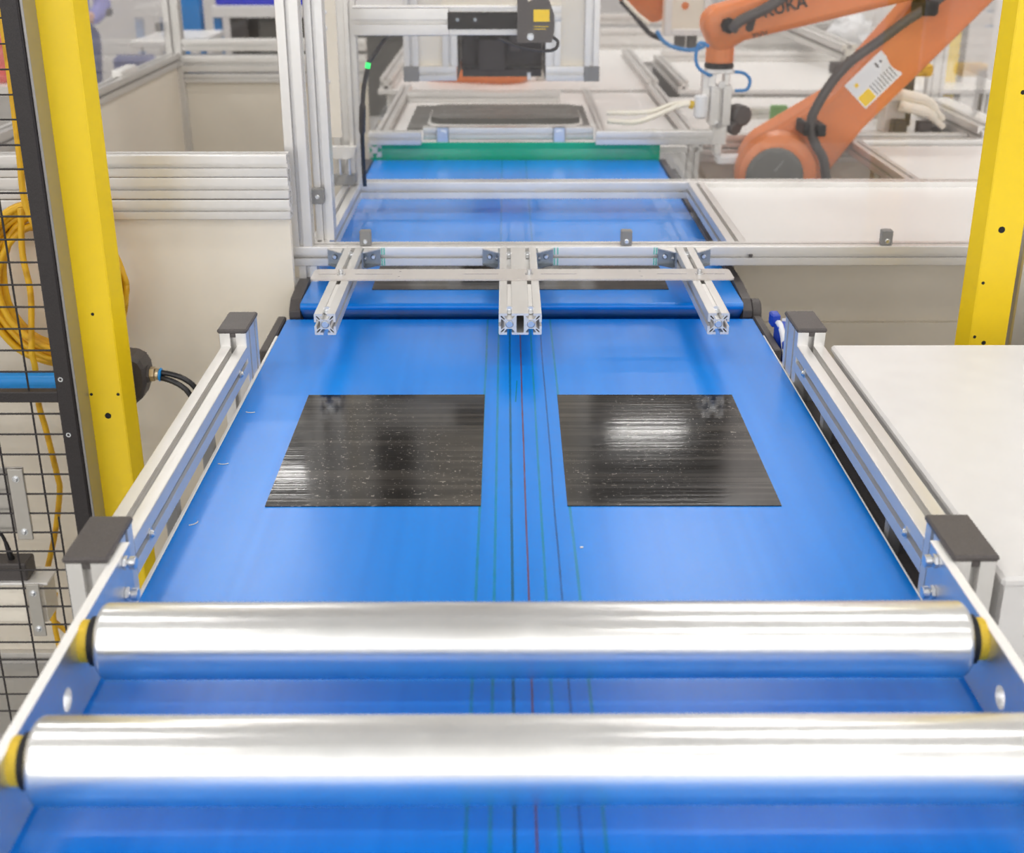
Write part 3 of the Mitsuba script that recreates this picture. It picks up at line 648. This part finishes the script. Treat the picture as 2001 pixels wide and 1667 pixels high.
part(hb, 'inner_rail', bar('x', HY, HY + .045, 1.35, 1.395, -.200, .172), 'alu')
for x0, x1 in ((-.2735, -.2005), (.1725, .2455)):
    part(hb, 'panel', box(x0, x1, HY + .016, HY + .022, 1.2145, 2.2), 'beige')
part(hb, 'panel', box(-.200, .172, HY + .016, HY + .022, 1.3955, 2.2), 'beige')
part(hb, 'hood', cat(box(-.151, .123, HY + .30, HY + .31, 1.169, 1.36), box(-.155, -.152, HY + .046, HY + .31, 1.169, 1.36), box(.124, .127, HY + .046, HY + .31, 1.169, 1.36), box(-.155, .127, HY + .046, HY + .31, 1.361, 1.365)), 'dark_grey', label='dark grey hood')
part(hb, 'black_boxes', cat(box(-.09, .00, HY + .08, HY + .19, 1.19, 1.29, .004), box(.01, .05, HY + .06, HY + .19, 1.25, 1.32, .004), box(-.14, .115, HY + .10, HY + .12, 1.17, 1.195, .002), box(-.145, .118, HY + .13, HY + .29, 1.20, 1.355, .004)), 'black_paint', label='black boxes filling the hood')  # black boxes fill the hood, the rear one almost as wide
part(hb, 'pin', cyl((.073, HY + .02, 1.172), (.073, HY + .02, 1.192), .006, 10), 'label_white')

# ------------------------------------------------------------------ transfer table with tray
tt = thing('transfer_table', 'white transfer table with aluminium edge rails behind the far belt', 'table')
part(tt, 'front_rail', bar('x', 4.05, 4.095, .977, 1.018, -.436, -.2705), 'alu')
part(tt, 'front_rail', bar('x', 4.15, 4.19, .977, 1.016, -.27, .285), 'alu')
part(tt, 'front_rail', bar('x', 4.05, 4.095, .977, 1.020, .286, .655), 'alu')
part(tt, 'table_top', box(-.40, .60, 4.20, 5.50, .925, .945), 'white_panel', label='white table top')
part(tt, 'side_rail', bar('y', -.445, -.402, .93, .975, 4.10, 5.55), 'alu')
part(tt, 'side_rail', bar('y', .605, .65, .93, .975, 4.20, 5.55), 'alu')
part(tt, 'cross_rail', bar('x', 5.22, 5.27, .9455, .985, -.40, .22), 'alu')
part(tt, 'inner_rail', bar('y', .325, .352, .9455, .962, 4.4, 5.5), 'alu')
for x in (-.42, .625):
    for y in (4.25, 5.45): part(tt, 'leg', bar('z', x - .02, x + .02, y - .02, y + .02, 0, .924), 'alu_plain')
for x in (-.205, .172):
    k = part(tt, 'clamp', cat(box(x - .02, x + .02, 4.12, 4.149, .968, 1.022, .003), cyl((x, 4.119, 1.0), (x, 4.110, 1.0), .012, 14)), 'zinc', label='bright clamp on the rail')
ty = thing('blister_tray', 'dark grey tray with a rounded smoky lid lying on the white transfer table', 'tray')
part(ty, 'plate', cat(box(-.352, -.275, 4.54, 5.10, .946, .950), box(.250, .303, 4.54, 5.10, .946, .950), box(-.275, -.15, 4.54, 4.56, .946, .950), box(-.275, -.13, 5.08, 5.10, .946, .950), box(.15, .25, 4.54, 4.56, .946, .950), box(.12, .25, 5.08, 5.10, .946, .950)), 'dark_grey')
part(ty, 'lid', prism(sbox(-.275, 4.63, .270, 4.985).buffer(-.06).buffer(.06, quad_segs=6), 'z', .9505, .972), 'dark_grey', label='rounded dark lid')
part(ty, 'lid_rim', prism(sbox(-.285, 4.60, .280, 5.03).buffer(-.06).buffer(.06, quad_segs=6), 'z', .946, .9503), 'white_panel')
part(ty, 'rib', cat(*[box(-.24, .24, y, y + .012, .9722, .9745) for y in (4.70, 4.80, 4.90)]), 'mid_grey')
single('cable_duct', box(.66, 1.2, 3.40, 4.00, .70, .78), 'mid_grey', 'dark grey flat cover on the machine bed between the far belt and the robot', 'cover')
dm = thing('drive_motor', 'dark motor block at the right side of the far belt end', 'motor')
part(dm, 'body', box(.54, .63, 3.62, 3.74, .84, .905, .004), 'black_plastic')
part(dm, 'shaft', cyl((.512, 3.68, .88), (.54, 3.68, .88), .018, 16), 'zinc')
part(dm, 'cover', box(.512, .538, 3.60, 4.0, .87, .912, .003), 'dark_grey')

# ------------------------------------------------------------------ orange robot
rb = thing('robot_arm', 'orange industrial robot arm with black hose and warning label at the right', 'robot')
RY = 4.3
low = hull(disc(.925, .868, .133, RY - .10, RY + .10, .03), disc(1.12, 1.05, .080, RY - .085, RY + .085, .02)) + hull(disc(1.12, 1.05, .080, RY - .085, RY + .085, .02), disc(1.665, 1.675, .104, RY - .095, RY + .095, .02))
part(rb, 'lower_arm', tm(low), 'orange', 35)
part(rb, 'shoulder', tm(hull(disc(.885, .873, .134, RY - .20, RY - .101, .035))), 'orange', 35)
part(rb, 'shoulder_cap', tm(hull(disc(.870, .868, .094, RY - .225, RY - .201, .012))), 'dark_grey', 35, label='round grey joint cover')
part(rb, 'scratch', xform(box(-.022, .022, -.0005, .0005, -.0025, .0025), (.880, RY - .2255, .905), ry=-52), 'mid_grey')
part(rb, 'base', cat(box(.82, 1.03, RY - .098, RY + .14, .0, .74, .03), cyl((.925, RY + .02, .72), (.925, RY + .02, .80), .10, 32)), 'orange', 30)
fa = hull(disc(1.665, 1.615, .110, RY - .18, RY - .02, .02), disc(.735, 1.345, .062, RY - .165, RY - .035, .02)) + hull(disc(.735, 1.345, .062, RY - .165, RY - .035, .02), disc(.680, 1.335, .058, RY - .16, RY - .04, .02), disc(.685, 1.295, .045, RY - .15, RY - .05, .02))
part(rb, 'forearm', tm(fa), 'orange', 35)
part(rb, 'elbow', tm(hull(disc(1.665, 1.64, .14, RY - .10, RY + .12, .03))), 'orange', 35)
part(rb, 'wrist', cyl((.687, RY - .10, 1.275), (.687, RY - .10, 1.214), .045, 28, c=.003), 'orange', 35)
part(rb, 'flange', cyl((.687, RY - .10, 1.2138), (.687, RY - .10, 1.198), .047, 28, c=.003), 'black_dark', 35, label='black wrist flange')
def onarm(text, h, x, z, ang, y):
    m = meshkit.text_mesh(text, h, .0008, True)
    v = m.vertices.copy(); w = np.stack([v[:, 0], -v[:, 2], v[:, 1]], 1)
    m = trimesh.Trimesh(w, m.faces, process=False)
    return xform(m, (x, y, z), ry=-ang)
part(rb, 'lettering', onarm('KUKA', .0365, .806, 1.357, 14.5, RY - .1722), 'ink', label='black lettering KUKA')
part(rb, 'lettering', onarm('900', .019, .775, 1.295, 15.5, RY - .164), 'ink', label='small dark lettering on the forearm')
part(rb, 'pocket', tm(hull(disc(.765, 1.327, .013, RY - .168, RY - .164, .001, 16), disc(.775, 1.365, .011, RY - .168, RY - .164, .001, 16))), 'ink')
hz = RY - .20
part(rb, 'hose', tube([(1.39, hz, 1.46), (1.311, hz, 1.394), (1.245, hz, 1.35), (1.17, hz, 1.292), (1.094, hz, 1.236), (1.05, hz, 1.19), (1.023, hz, 1.152), (.998, hz, 1.105), (.978, hz, 1.055), (.980, hz, 1.008), (1.002, hz, .962), (1.035, hz + .03, .915), (1.06, hz + .06, .83)], .0155), 'black_plastic', True, label='thick black hose')
part(rb, 'hose_clamp', box(1.285, 1.335, RY - .225, RY - .095, 1.365, 1.41, .008), 'black_dark')
part(rb, 'hose_clamp', cat(box(.950, .969, RY - .225, RY - .1, 1.0, 1.04, .004), box(.993, 1.022, RY - .225, RY - .1, .998, 1.035, .004)), 'black_dark')
part(rb, 'hose', tube([(.703, RY - .215, 1.325), (.715, RY - .225, 1.345), (.745, RY - .225, 1.363), (.80, RY - .222, 1.388), (.88, RY - .22, 1.44), (.95, RY - .22, 1.50)], .0165), 'black_plastic', True, label='black hose on the forearm')
part(rb, 'hose_clamp', cyl((.697, RY - .20, 1.335), (.697, RY - .16, 1.335), .024, 8), 'black_dark')
# label plate on the lower arm
U = np.array([.107, 0, .112]); U /= np.linalg.norm(U); Vv = np.array([U[2], 0, -U[0]])
def onlabel(u0, u1, v0, v1, dy):
    o = np.array([1.101, RY - .0870, 1.139])
    c = [o + U * u + Vv * v + np.array([0, d, 0]) for d in (-dy, 0) for u, v in ((u0, v0), (u1, v0), (u1, v1), (u0, v1))]
    return tm(m3.Manifold.hull_points(np.array(c, np.float32)))
lp = part(rb, 'label_plate', onlabel(0, .155, 0, .107, .0012), 'label_white', label='white warning label with a yellow field')
part(lp, 'yellow_field', onlabel(.004, .05, .062, .102, .0016), 'label_yellow')
part(lp, 'warning_sign', onlabel(.022, .034, .022, .034, .0016), 'label_yellow')
part(lp, 'print', cat(onlabel(.128, .135, .022, .030, .0016), onlabel(.112, .118, .016, .036, .0016)), 'ink')
part(lp, 'fine_print', cat(*[onlabel(.056 + .0115 * i, .060 + .0115 * i, .058, .1, .0015) for i in range(8)]), 'mid_grey')
# gripper
gp = thing('robot_gripper', 'aluminium gripper with a black suction unit hanging from the orange robot wrist', 'gripper')
GX, GY = .687, RY - .10
part(gp, 'adapter', cat(box(GX - .043, GX + .045, GY - .03, GY + .03, 1.182, 1.1975, .002), box(GX - .036, GX - .010, GY - .025, GY + .025, 1.14, 1.182, .002), box(GX + .016, GX + .034, GY - .025, GY + .025, 1.145, 1.182, .002)), 'alu_plain')
part(gp, 'column', bar('z', GX - .026, GX + .042, GY - .035, GY + .035, 1.02, 1.145, 1, 1), 'alu')
part(gp, 'cap_screw', cat(cyl((GX + .006, GY - .035, 1.150), (GX + .006, GY - .046, 1.150), .011, 14), cyl((GX + .004, GY - .035, 1.022), (GX + .004, GY - .046, 1.022), .011, 14)), 'zinc')
part(gp, 'lower_block', cat(box(GX - .015, GX + .035, GY - .03, GY + .03, .955, 1.0195, .003), box(GX - .005, GX + .02, GY - .035, GY + .03, .925, .9545, .003)), 'alu_plain')
part(gp, 'foot', cat(box(GX + .008, GX + .095, GY - .03, GY + .03, .892, .918, .004), box(GX + .0, GX + .02, GY - .03, GY + .03, .9181, .9248)), 'label_white')
part(gp, 'side_plate', box(GX - .052, GX - .027, GY - .02, GY + .03, 1.06, 1.19, .002), 'alu_plain')
part(gp, 'suction_unit', cat(cyl((GX + .066, GY + .02, 1.05), (GX + .085, GY - .03, 1.048), .034, 24, c=.006), cyl((GX + .05, GY + .0, 1.015), (GX + .065, GY - .03, 1.008), .024, 20, c=.004), box(GX + .043, GX + .07, GY - .0, GY + .02, 1.01, 1.08, .003)), 'black_plastic', 35, label='round black suction unit')
part(gp, 'filter', cyl((GX - .056, GY - .03, 1.115), (GX - .056, GY - .03, 1.045), .023, 20, c=.004), 'label_white', 35, label='pale filter cylinder')
part(gp, 'nozzle', cyl((GX - .08, GY - .03, 1.083), (GX - .092, GY - .03, 1.087), .013, 12), 'yellow_ring')
part(gp, 'blue_hose', tube([(GX - .045, GY - .06, 1.27), (GX - .075, GY - .06, 1.28), (GX - .085, GY - .06, 1.24), (GX - .075, GY - .06, 1.205), (GX - .045, GY - .06, 1.185), (GX - .03, GY - .04, 1.178)], .0055), 'blue_hose', True)
part(gp, 'blue_hose', tube([(GX + .045, GY - .04, 1.19), (GX + .075, GY - .04, 1.185), (GX + .095, GY - .04, 1.165), (GX + .088, GY - .04, 1.135), (GX + .05, GY - .04, 1.130)], .0055), 'blue_hose', True)
part(gp, 'clear_hose', tube([(GX - .09, GY - .03, 1.087), (GX - .13, GY - .04, 1.082), (GX - .20, GY - .05, 1.055), (GX - .27, GY - .06, 1.035), (GX - .36, GY - .05, 1.037)], .0085), 'hose_clear', True, label='pale clear hose')
part(gp, 'clear_hose', tube([(GX - .09, GY - .02, 1.092), (GX - .15, GY - .02, 1.085), (GX - .23, GY - .03, 1.062), (GX - .36, GY - .02, 1.058)], .0075), 'hose_clear', True, label='pale clear hose')


# ------------------------------------------------------------------ second robot and fixture behind
r2 = thing('robot_arm', 'far orange robot arm at the top edge with its foot under the inspection box', 'robot')
part(r2, 'upper_arm', tm(hull(disc(.585, 1.305, .052, 5.21, 5.30, .02), disc(.42, 1.46, .085, 5.15, 5.30, .02))), 'orange', 35)
part(r2, 'link', tm(hull(disc(.42, 1.46, .085, 5.31, 5.45, .02), disc(-.02, 1.75, .10, 5.31, 5.45, .02))), 'orange', 35)
part(r2, 'column', tm(hull(disc(-.02, 1.75, .10, 5.46, 5.95, .02)) + hull(cyl((-.02, 5.85, 1.62), (-.02, 5.85, 1.06), .10, 28, c=.02).vertices)), 'orange', 35)
part(r2, 'base', tm(hull(cyl((-.02, 5.85, 1.06), (-.02, 5.85, .9505), .13, 28, c=.02).vertices, cyl((-.30, 5.88, .99), (-.30, 5.88, .9505), .055, 20, c=.01).vertices)), 'orange', 35)
part(r2, 'hose', tube([(.44, 5.08, 1.345), (.485, 5.08, 1.30), (.525, 5.08, 1.255), (.56, 5.08, 1.222), (.60, 5.08, 1.205)], .010), 'black_cable', True, label='black and pale hose bundle')
part(r2, 'hose', tube([(.45, 5.06, 1.35), (.50, 5.06, 1.30), (.55, 5.06, 1.262)], .008), 'hose_clear', True)
fb = thing('fixture_box', 'pale box shaped fixture with blue hoses in front of the far orange arm', 'fixture')
part(fb, 'body', box(.615, .786, 5.10, 5.20, 1.215, 1.50, .006), 'beige')
part(fb, 'frame', cat(box(.612, .640, 5.085, 5.0995, 1.215, 1.50, .003), box(.762, .789, 5.085, 5.0995, 1.215, 1.50, .003), box(.6405, .7615, 5.085, 5.0995, 1.215, 1.240, .003)), 'white_panel')
part(fb, 'mark', cyl((.69, 5.0995, 1.325), (.69, 5.096, 1.325), .014, 16), 'orange')
part(fb, 'valve', cat(box(.66, .70, 5.11, 5.16, 1.17, 1.2148, .004), box(.71, .745, 5.11, 5.17, 1.16, 1.2148, .004)), 'dark_grey')
part(fb, 'blue_hose', tube([(.58, 5.06, 1.235), (.605, 5.06, 1.20), (.65, 5.06, 1.175), (.72, 5.06, 1.165), (.77, 5.06, 1.185), (.79, 5.06, 1.235)], .008), 'blue_hose', True)
rf = thing('bench_fittings', 'bright fittings on the bench right of the orange foot under the inspection box', 'fittings')
part(rf, 'fitting', cat(box(.14, .18, 5.86, 5.92, .9505, 1.03, .004), cyl((.22, 5.9, .9505), (.22, 5.9, 1.02), .022, 14), box(.26, .29, 5.86, 5.92, .9505, 1.02, .003)), 'steel')
wb = thing('cell_bench', 'wide white bench with aluminium rails at the back of the robot cell', 'bench')
part(wb, 'top', cat(box(-.55, .657, 5.56, 7.2, .93, .95, .002), box(.742, 2.2, 5.56, 7.2, .93, .95, .002), box(.6571, .7419, 6.6, 7.2, .93, .95)), 'white_panel', label='white bench top with a slot')
part(wb, 'slot_trough', cat(box(.650, .656, 5.56, 6.6, .70, .93), box(.743, .749, 5.56, 6.6, .70, .93), box(.650, .749, 5.56, 6.6, .69, .70)), 'mid_grey')
part(wb, 'rail', bar('x', 6.61, 6.66, .9505, 1.00, .79, 1.9), 'alu')
part(wb, 'rail', bar('y', .605, .655, .9505, .99, 5.57, 6.85), 'alu')
part(wb, 'rail', bar('y', .745, .785, .9505, .985, 5.57, 6.6), 'alu')
part(wb, 'rail', bar('x', 7.205, 7.26, .88, 1.06, -.55, 2.2, 1, 3), 'alu')
part(wb, 'rail', bar('y', -.54, -.49, .9505, 1.0, 5.57, 6.9), 'alu')
for x in (-.5, 2.1):
    for y in (5.65, 7.1): part(wb, 'leg', bar('z', x - .02, x + .02, y - .02, y + .02, 0, .929), 'alu_plain')
cd = thing('cell_table', 'white table with aluminium edge rails right behind the robot gripper', 'table')
part(cd, 'top', box(.66, 1.9, 4.46, 5.54, .90, .92, .002), 'white_panel', label='white table top')
part(cd, 'front_rail', bar('x', 4.41, 4.455, .905, .95, .66, 1.595), 'alu')
part(cd, 'front_rail', bar('x', 4.41, 4.455, .855, .90, .66, 1.595), 'alu')
part(cd, 'inner_rail', bar('x', 4.95, 5.0, .9205, .96, .75, 1.45), 'alu')
part(cd, 'skirt', box(.68, 1.88, 4.47, 4.49, .0, .899), 'beige')
single('green_block', box(.985, 1.045, 4.97 - .2, 4.80, .9206, .995, .003), 'green_soft', 'small green block standing on the white table behind the robot gripper', 'block')
td = thing('corner_table', 'white panel in an aluminium frame in front of the right yellow column, beside the robot', 'table')
part(td, 'top', box(1.19, 2.2, 3.62, 4.24, .925, .94), 'white_panel', label='white panel')
part(td, 'rail', xform(bar('y', 0, .043, 0, .045, 0, .70), (1.150, 3.56, .91)), 'alu')
part(td, 'rail', bar('x', 4.27, 4.315, .91, .955, 1.15, 2.2), 'alu')
part(td, 'rail', bar('x', 3.56, 3.605, .91, .955, 1.20, 2.2), 'alu')
for x in (1.24, 2.1):
    for y in (3.66, 4.2): part(td, 'leg', bar('z', x - .02, x + .02, y - .02, y + .02, 0, .924), 'alu_plain')
# end of arm gripper lying on the right
jg = thing('jaw_fixture', 'pale clamping fixture with black parts on the table left of the right yellow column', 'fixture')
part(jg, 'body', cat(box(1.36, 1.44, 4.62, 4.70, .9205, 1.05, .006), box(1.30, 1.42, 4.60, 4.68, 1.03, 1.075, .008)), 'white_panel')
part(jg, 'finger', cat(tube([(1.40, 4.6, 1.06), (1.50, 4.6, 1.035), (1.54, 4.6, .998), (1.57, 4.6, .968)], [.022] * 8 + [.02] * 8 + [.014] * 9), tube([(1.40, 4.57, 1.025), (1.50, 4.57, 1.0), (1.53, 4.57, .975), (1.565, 4.57, .947)], [.02] * 8 + [.016] * 8 + [.011] * 9)), 'hose_clear', True, label='pale tapering finger')
part(jg, 'black_block', cat(box(1.38, 1.43, 4.555, 4.60, .9205, .975, .004), box(1.47, 1.52, 4.56, 4.60, .9205, .97, .004), box(1.52, 1.59, 4.62, 4.68, .9205, .945, .003), box(1.27, 1.31, 4.62, 4.68, .985, 1.02, .003)), 'black_plastic')
part(jg, 'cylinder', cat(cyl((1.42, 4.8, .9205), (1.42, 4.8, 1.16), .028, 16), cyl((1.49, 4.8, .9205), (1.49, 4.8, 1.12), .024, 16)), 'black_plastic', True, label='dark upright cylinder')
part(jg, 'bolts', cat(*[cyl((x, 4.545, .9205), (x, 4.545, .937), .010, 8) for x in (1.46, 1.51, 1.56, 1.63)]), 'zinc')
part(jg, 'yellow_head', cat(box(1.47, 1.58, 4.80, 4.88, 1.095, 1.14, .008), tube([(1.395, 4.84, 1.02), (1.40, 4.84, 1.06), (1.43, 4.84, 1.09)], .016)), 'yellow_cable', label='yellow cable head')
ep = thing('enclosure_post', 'slotted aluminium enclosure post and sloping rail left of the right yellow column', 'enclosure frame')
part(ep, 'post', bar('z', 1.628, 1.695, 5.0, 5.045, .99, 2.2, 2, 1), 'alu')
part(ep, 'rail', bar('y', 1.60, 1.66, .93, .99, 4.33, 5.045), 'alu')
part(ep, 'glass', box(1.628, 1.632, 4.4, 4.99, .9905, 2.2), 'pane')
yp2 = thing('safety_column', 'far yellow column with a dark edge behind the aluminium enclosure post', 'column', 'yellow safety columns')
part(yp2, 'housing', box(1.948, 2.015, 5.8, 5.9, 0, 2.3, .004), 'yellow')
part(yp2, 'dark_edge', box(2.016, 2.05, 5.82, 5.88, 0, 2.3, .003), 'dark_grey')
single('white_screen', cat(box(1.42, 5.0, 7.42, 7.45, 0, 4.40)), 'wall', 'white partition wall behind the right yellow column and the robot', 'partition')
# long rails and dim machine parts across the back of the cell
cf = thing('cell_frame', 'pale aluminium frame with a slanted profile behind the orange forearm', 'frame')
part(cf, 'post', bar('z', 1.30, 1.36, 7.30, 7.36, 0, 1.9), 'alu')
part(cf, 'rail', bar('x', 7.30, 7.36, 1.07, 1.13, -.5, 1.298), 'alu')
part(cf, 'rail', bar('x', 7.31, 7.36, .985, 1.03, .3, 1.298), 'alu')
sl = bar('y', -.04, .04, 0, .075, 0, 1.1)
part(cf, 'slanted_rail', xform(sl, (1.62, 6.18, 1.00), rz=13, rx=5), 'alu')
part(cf, 'rail_end', box(1.53, 1.66, 6.10, 6.17, .952, 1.0, .004), 'black_plastic')
part(cf, 'cover', box(1.50, 1.95, 7.0, 7.2, 1.08, 1.35, .02), 'white_panel')
bag = thing('plastic_bag', 'crumpled clear plastic bag behind the orange forearm', 'bag')
bm = trimesh.creation.icosphere(3, .11); bm.vertices *= (1, .7, .9)
bm.vertices += (meshkit.fbm(bm.vertices * 22, 3) - .5)[:, None] * bm.vertices * .9
part(bag, 'film', xform(bm, (1.78, 6.8, 1.075)), 'label_white', True)

# ------------------------------------------------------------------ left enclosure
le = thing('enclosure', 'aluminium enclosure with beige lower panels and clear upper panels, left behind the machine frame', 'enclosure')
part(le, 'corner_post', bar('z', -1.455, -1.385, 5.60, 5.67, 0, 2.3), 'alu')
part(le, 'side_rail', bar('y', -1.445, -1.395, 1.045, 1.10, 2.95, 5.60), 'alu')
part(le, 'side_panel', box(-1.43, -1.41, 2.95, 5.60, .1, 1.0445), 'beige')
part(le, 'back_rail', bar('x', 5.60, 5.66, 1.105, 1.155, -1.384, -.60), 'alu')
part(le, 'back_rail', bar('x', 5.59, 5.66, 1.02, 1.09, -1.384, -.60), 'alu')
part(le, 'back_rail', bar('x', 5.60, 5.66, .975, 1.012, -1.384, -.60), 'alu')
part(le, 'back_panel', box(-1.384, -.60, 5.62, 5.64, .1, .975), 'beige')
part(le, 'side_pane', trimesh.Trimesh([[-1.42, 2.95, 1.10], [-1.42, 5.6, 1.10], [-1.42, 5.6, 2.3], [-1.42, 2.95, 2.3]], [[0, 1, 2], [0, 2, 3]], process=False), 'pane', label='clear side panel')
part(le, 'back_pane', trimesh.Trimesh([[-1.38, 5.63, 1.155], [-.6, 5.63, 1.155], [-.6, 5.63, 2.3], [-1.38, 5.63, 2.3]], [[0, 1, 2], [0, 2, 3]], process=False), 'pane', label='clear back panel')
part(le, 'hinge', box(-1.475, -1.455, 5.55, 5.60, 1.19, 1.225, .003), 'dark_grey')
part(le, 'latch', box(-1.44, -1.40, 4.75, 4.95, 1.1, 1.125, .004), 'plate_edge')
# workbench, boxes and chair in the hall behind
wk = thing('workbench', 'white workbench with blue legs in the hall behind the clear back panel', 'workbench')
part(wk, 'top', box(-2.0, -.3, 9.0, 9.8, .975, 1.05, .004), 'white_panel')
for x in (-2.0, -.35): 
    for y in (9.05, 9.72): part(wk, 'leg', box(x, x + .05, y, y + .05, 0, .9745), 'frame_blue')
part(wk, 'dark_block', box(-1.90, -1.78, 9.1, 9.7, .3, .9745), 'black_plastic')  # dark blocks fill the space under the bench top
part(wk, 'dark_block', box(-1.70, -.6, 9.1, 9.7, .3, .9745), 'dark_grey')
single('storage_bin', box(-1.99, -1.3, 9.1, 9.6, 1.0505, 1.25, .01), 'royal_blue', 'royal blue bin on the white workbench', 'bin')
single('blue_column', box(-2.215, -2.08, 9.0, 9.13, 0, 2.5, .004), 'frame_blue', 'bright blue upright column left of the white workbench', 'column')
ch = thing('office_chair', 'blue chair with a pale desk edge above it behind the side panel', 'chair')
part(ch, 'backrest', xform(box(-.12, .12, -.03, .03, 0, .33, .025), (-1.97, 7.0, .62), rx=8), 'jeans')
part(ch, 'seat', box(-2.13, -1.83, 7.05, 7.45, .55, .61, .02), 'jeans')
part(ch, 'column', cyl((-2.02, 7.25, .08), (-2.02, 7.25, .549), .025, 12), 'black_plastic')
for a in range(5):
    part(ch, 'foot', tube([(-2.02, 7.25, .09), (-2.02 + .25 * math.cos(a * 1.257), 7.25 + .25 * math.sin(a * 1.257), .03)], .018, spline=False), 'black_plastic')
dk = thing('desk', 'pale desk edge above the blue chair near the corner post', 'desk')
part(dk, 'top', box(-2.15, -1.75, 7.5, 8.2, .93, .965, .004), 'white_panel')
part(dk, 'leg', box(-2.14, -2.09, 7.52, 7.57, 0, .929), 'alu_plain'); part(dk, 'leg', box(-1.81, -1.76, 7.52, 7.57, 0, .929), 'alu_plain')
part(dk, 'leg', box(-2.14, -2.09, 8.1, 8.15, 0, .929), 'alu_plain'); part(dk, 'leg', box(-1.81, -1.76, 8.1, 8.15, 0, .929), 'alu_plain')
single('red_bin', cat(box(-2.75, -2.29, 6.0, 6.35, .92, 1.15, .03)), 'red', 'blurred red bin at the left picture edge behind the mesh fence', 'bin')
sb = thing('side_table', 'pale table carrying the red bin behind the mesh fence', 'table')
part(sb, 'top', box(-3.2, -2.2, 5.9, 6.6, .88, .9195), 'white_panel')
for x in (-3.15, -2.27):
    for y in (5.95, 6.52): part(sb, 'leg', box(x, x + .05, y, y + .05, 0, .8795), 'alu_plain')

# ------------------------------------------------------------------ person in the hall, half hidden by the yellow column
def limb(*js):
    out = None
    for (a, ra), (b, rb_) in zip(js, js[1:]):
        pts = []
        s = trimesh.creation.icosphere(2, 1.0).vertices
        h = hull(np.asarray(a) + s * ra, np.asarray(b) + s * rb_)
        out = h if out is None else out + h
    return out
def soft(mn, L=.02, it=5):
    m = tm(mn.refine_to_length(L)); m.merge_vertices(); m.update_faces(m.nondegenerate_faces()); m.remove_unreferenced_vertices()
    trimesh.smoothing.filter_laplacian(m, lamb=.4, iterations=it, volume_constraint=False, laplacian_operator=trimesh.smoothing.laplacian_calculation(m, equal_weight=True))
    return m
pe = thing('person', 'person in a lavender shirt and dark blue jeans standing behind the left yellow column', 'person')
px, py = -2.66, 8.0
S = lambda x, y, z: (px + x, py + y, z)
torso = limb((S(0, 0, .98), .145), (S(0, .01, 1.18), .145), (S(0, .02, 1.36), .155)) + limb((S(-.17, .02, 1.40), .065), (S(.17, .02, 1.40), .065))
sl = limb((S(.19, .02, 1.40), .06), (S(.235, .0, 1.12), .048)) + limb((S(-.19, .02, 1.40), .06), (S(-.235, .0, 1.12), .048)) + limb((S(.235, .0, 1.12), .046), (S(.20, -.10, 1.06), .042))
part(pe, 'shirt', soft(torso + sl), 'shirt', True, label='lavender shirt')
legs = limb((S(.09, 0, .93), .105), (S(.10, -.01, .50), .065), (S(.10, .02, .10), .048)) + limb((S(-.09, 0, .93), .105), (S(-.10, -.01, .50), .065), (S(-.10, .02, .10), .048)) + limb((S(-.07, 0, .93), .115), (S(.07, 0, .93), .115))
part(pe, 'jeans', soft(legs), 'jeans', True, label='dark blue jeans')
for s in (-1, 1):
    part(pe, 'shoe', soft(limb((S(s * .10, .03, .05), .045), (S(s * .11, -.14, .042), .038))), 'black_plastic', True)
head = limb((S(0, .01, 1.44), .055), (S(0, 0, 1.53), .055)) + limb((S(0, 0, 1.60), .075), (S(0, .01, 1.68), .088)) + limb((S(0, -.08, 1.60), .014), (S(0, -.09, 1.61), .012)) + limb((S(.085, .01, 1.62), .018), (S(-.085, .01, 1.62), .018))
def hand(w, d, s):
    w, d = np.asarray(w, float), np.asarray(d, float); d /= np.linalg.norm(d)
    side = np.array([d[2], 0, -d[0]]) * s
    if np.linalg.norm(side) < .2: side = np.array([1., 0, 0]) * s
    side /= np.linalg.norm(side)
    o = limb((w, .024), (w + d * .07, .026)) + limb((w + side * .018, .017), (w + d * .075 + side * .026, .014)) + limb((w - side * .018, .017), (w + d * .075 - side * .026, .014))
    nrm = np.cross(d, side)
    for k, L in zip((-1.5, -.5, .5, 1.5), (.06, .075, .08, .068)):
        b = w + d * .085 + side * k * .0165
        o = o + limb((b, .009), (b + d * L * .55 + nrm * .006, .0085), (b + d * L * .9 + nrm * .022, .0075))
    o = o + limb((w + d * .025 + side * .022, .012), (w + d * .06 + side * .05, .010), (w + d * .09 + side * .055, .0085))
    return o
armR = limb((S(.20, -.10, 1.06), .036), (S(.06, -.24, 1.10), .028)) + hand(S(.06, -.24, 1.10), (-.6, -.4, .1), 1)
armL = limb((S(-.235, .0, 1.12), .038), (S(-.22, -.07, .92), .028)) + hand(S(-.22, -.07, .92), (.1, -.15, -.8), 1)
part(pe, 'body', soft(head + armR + armL, .012, 6), 'skin', True)
cap = m3.Manifold.hull_points((np.array(S(0, .015, 1.665)) + trimesh.creation.icosphere(3, .1).vertices * (.98, 1.02, 1.0)).astype(np.float32)).trim_by_plane([0, .5, .8], 1.37 + 4.0 + .0)
part(pe, 'hair', soft(cap, .02, 3) if cap.num_tri() > 0 else box(px - .05, px + .05, py, py + .05, 1.7, 1.76, .02), 'hair', True)
part(pe, 'arm_band', box(px + .235, px + .285, py - .05, py + .02, 1.065, 1.11, .01), 'black_plastic')
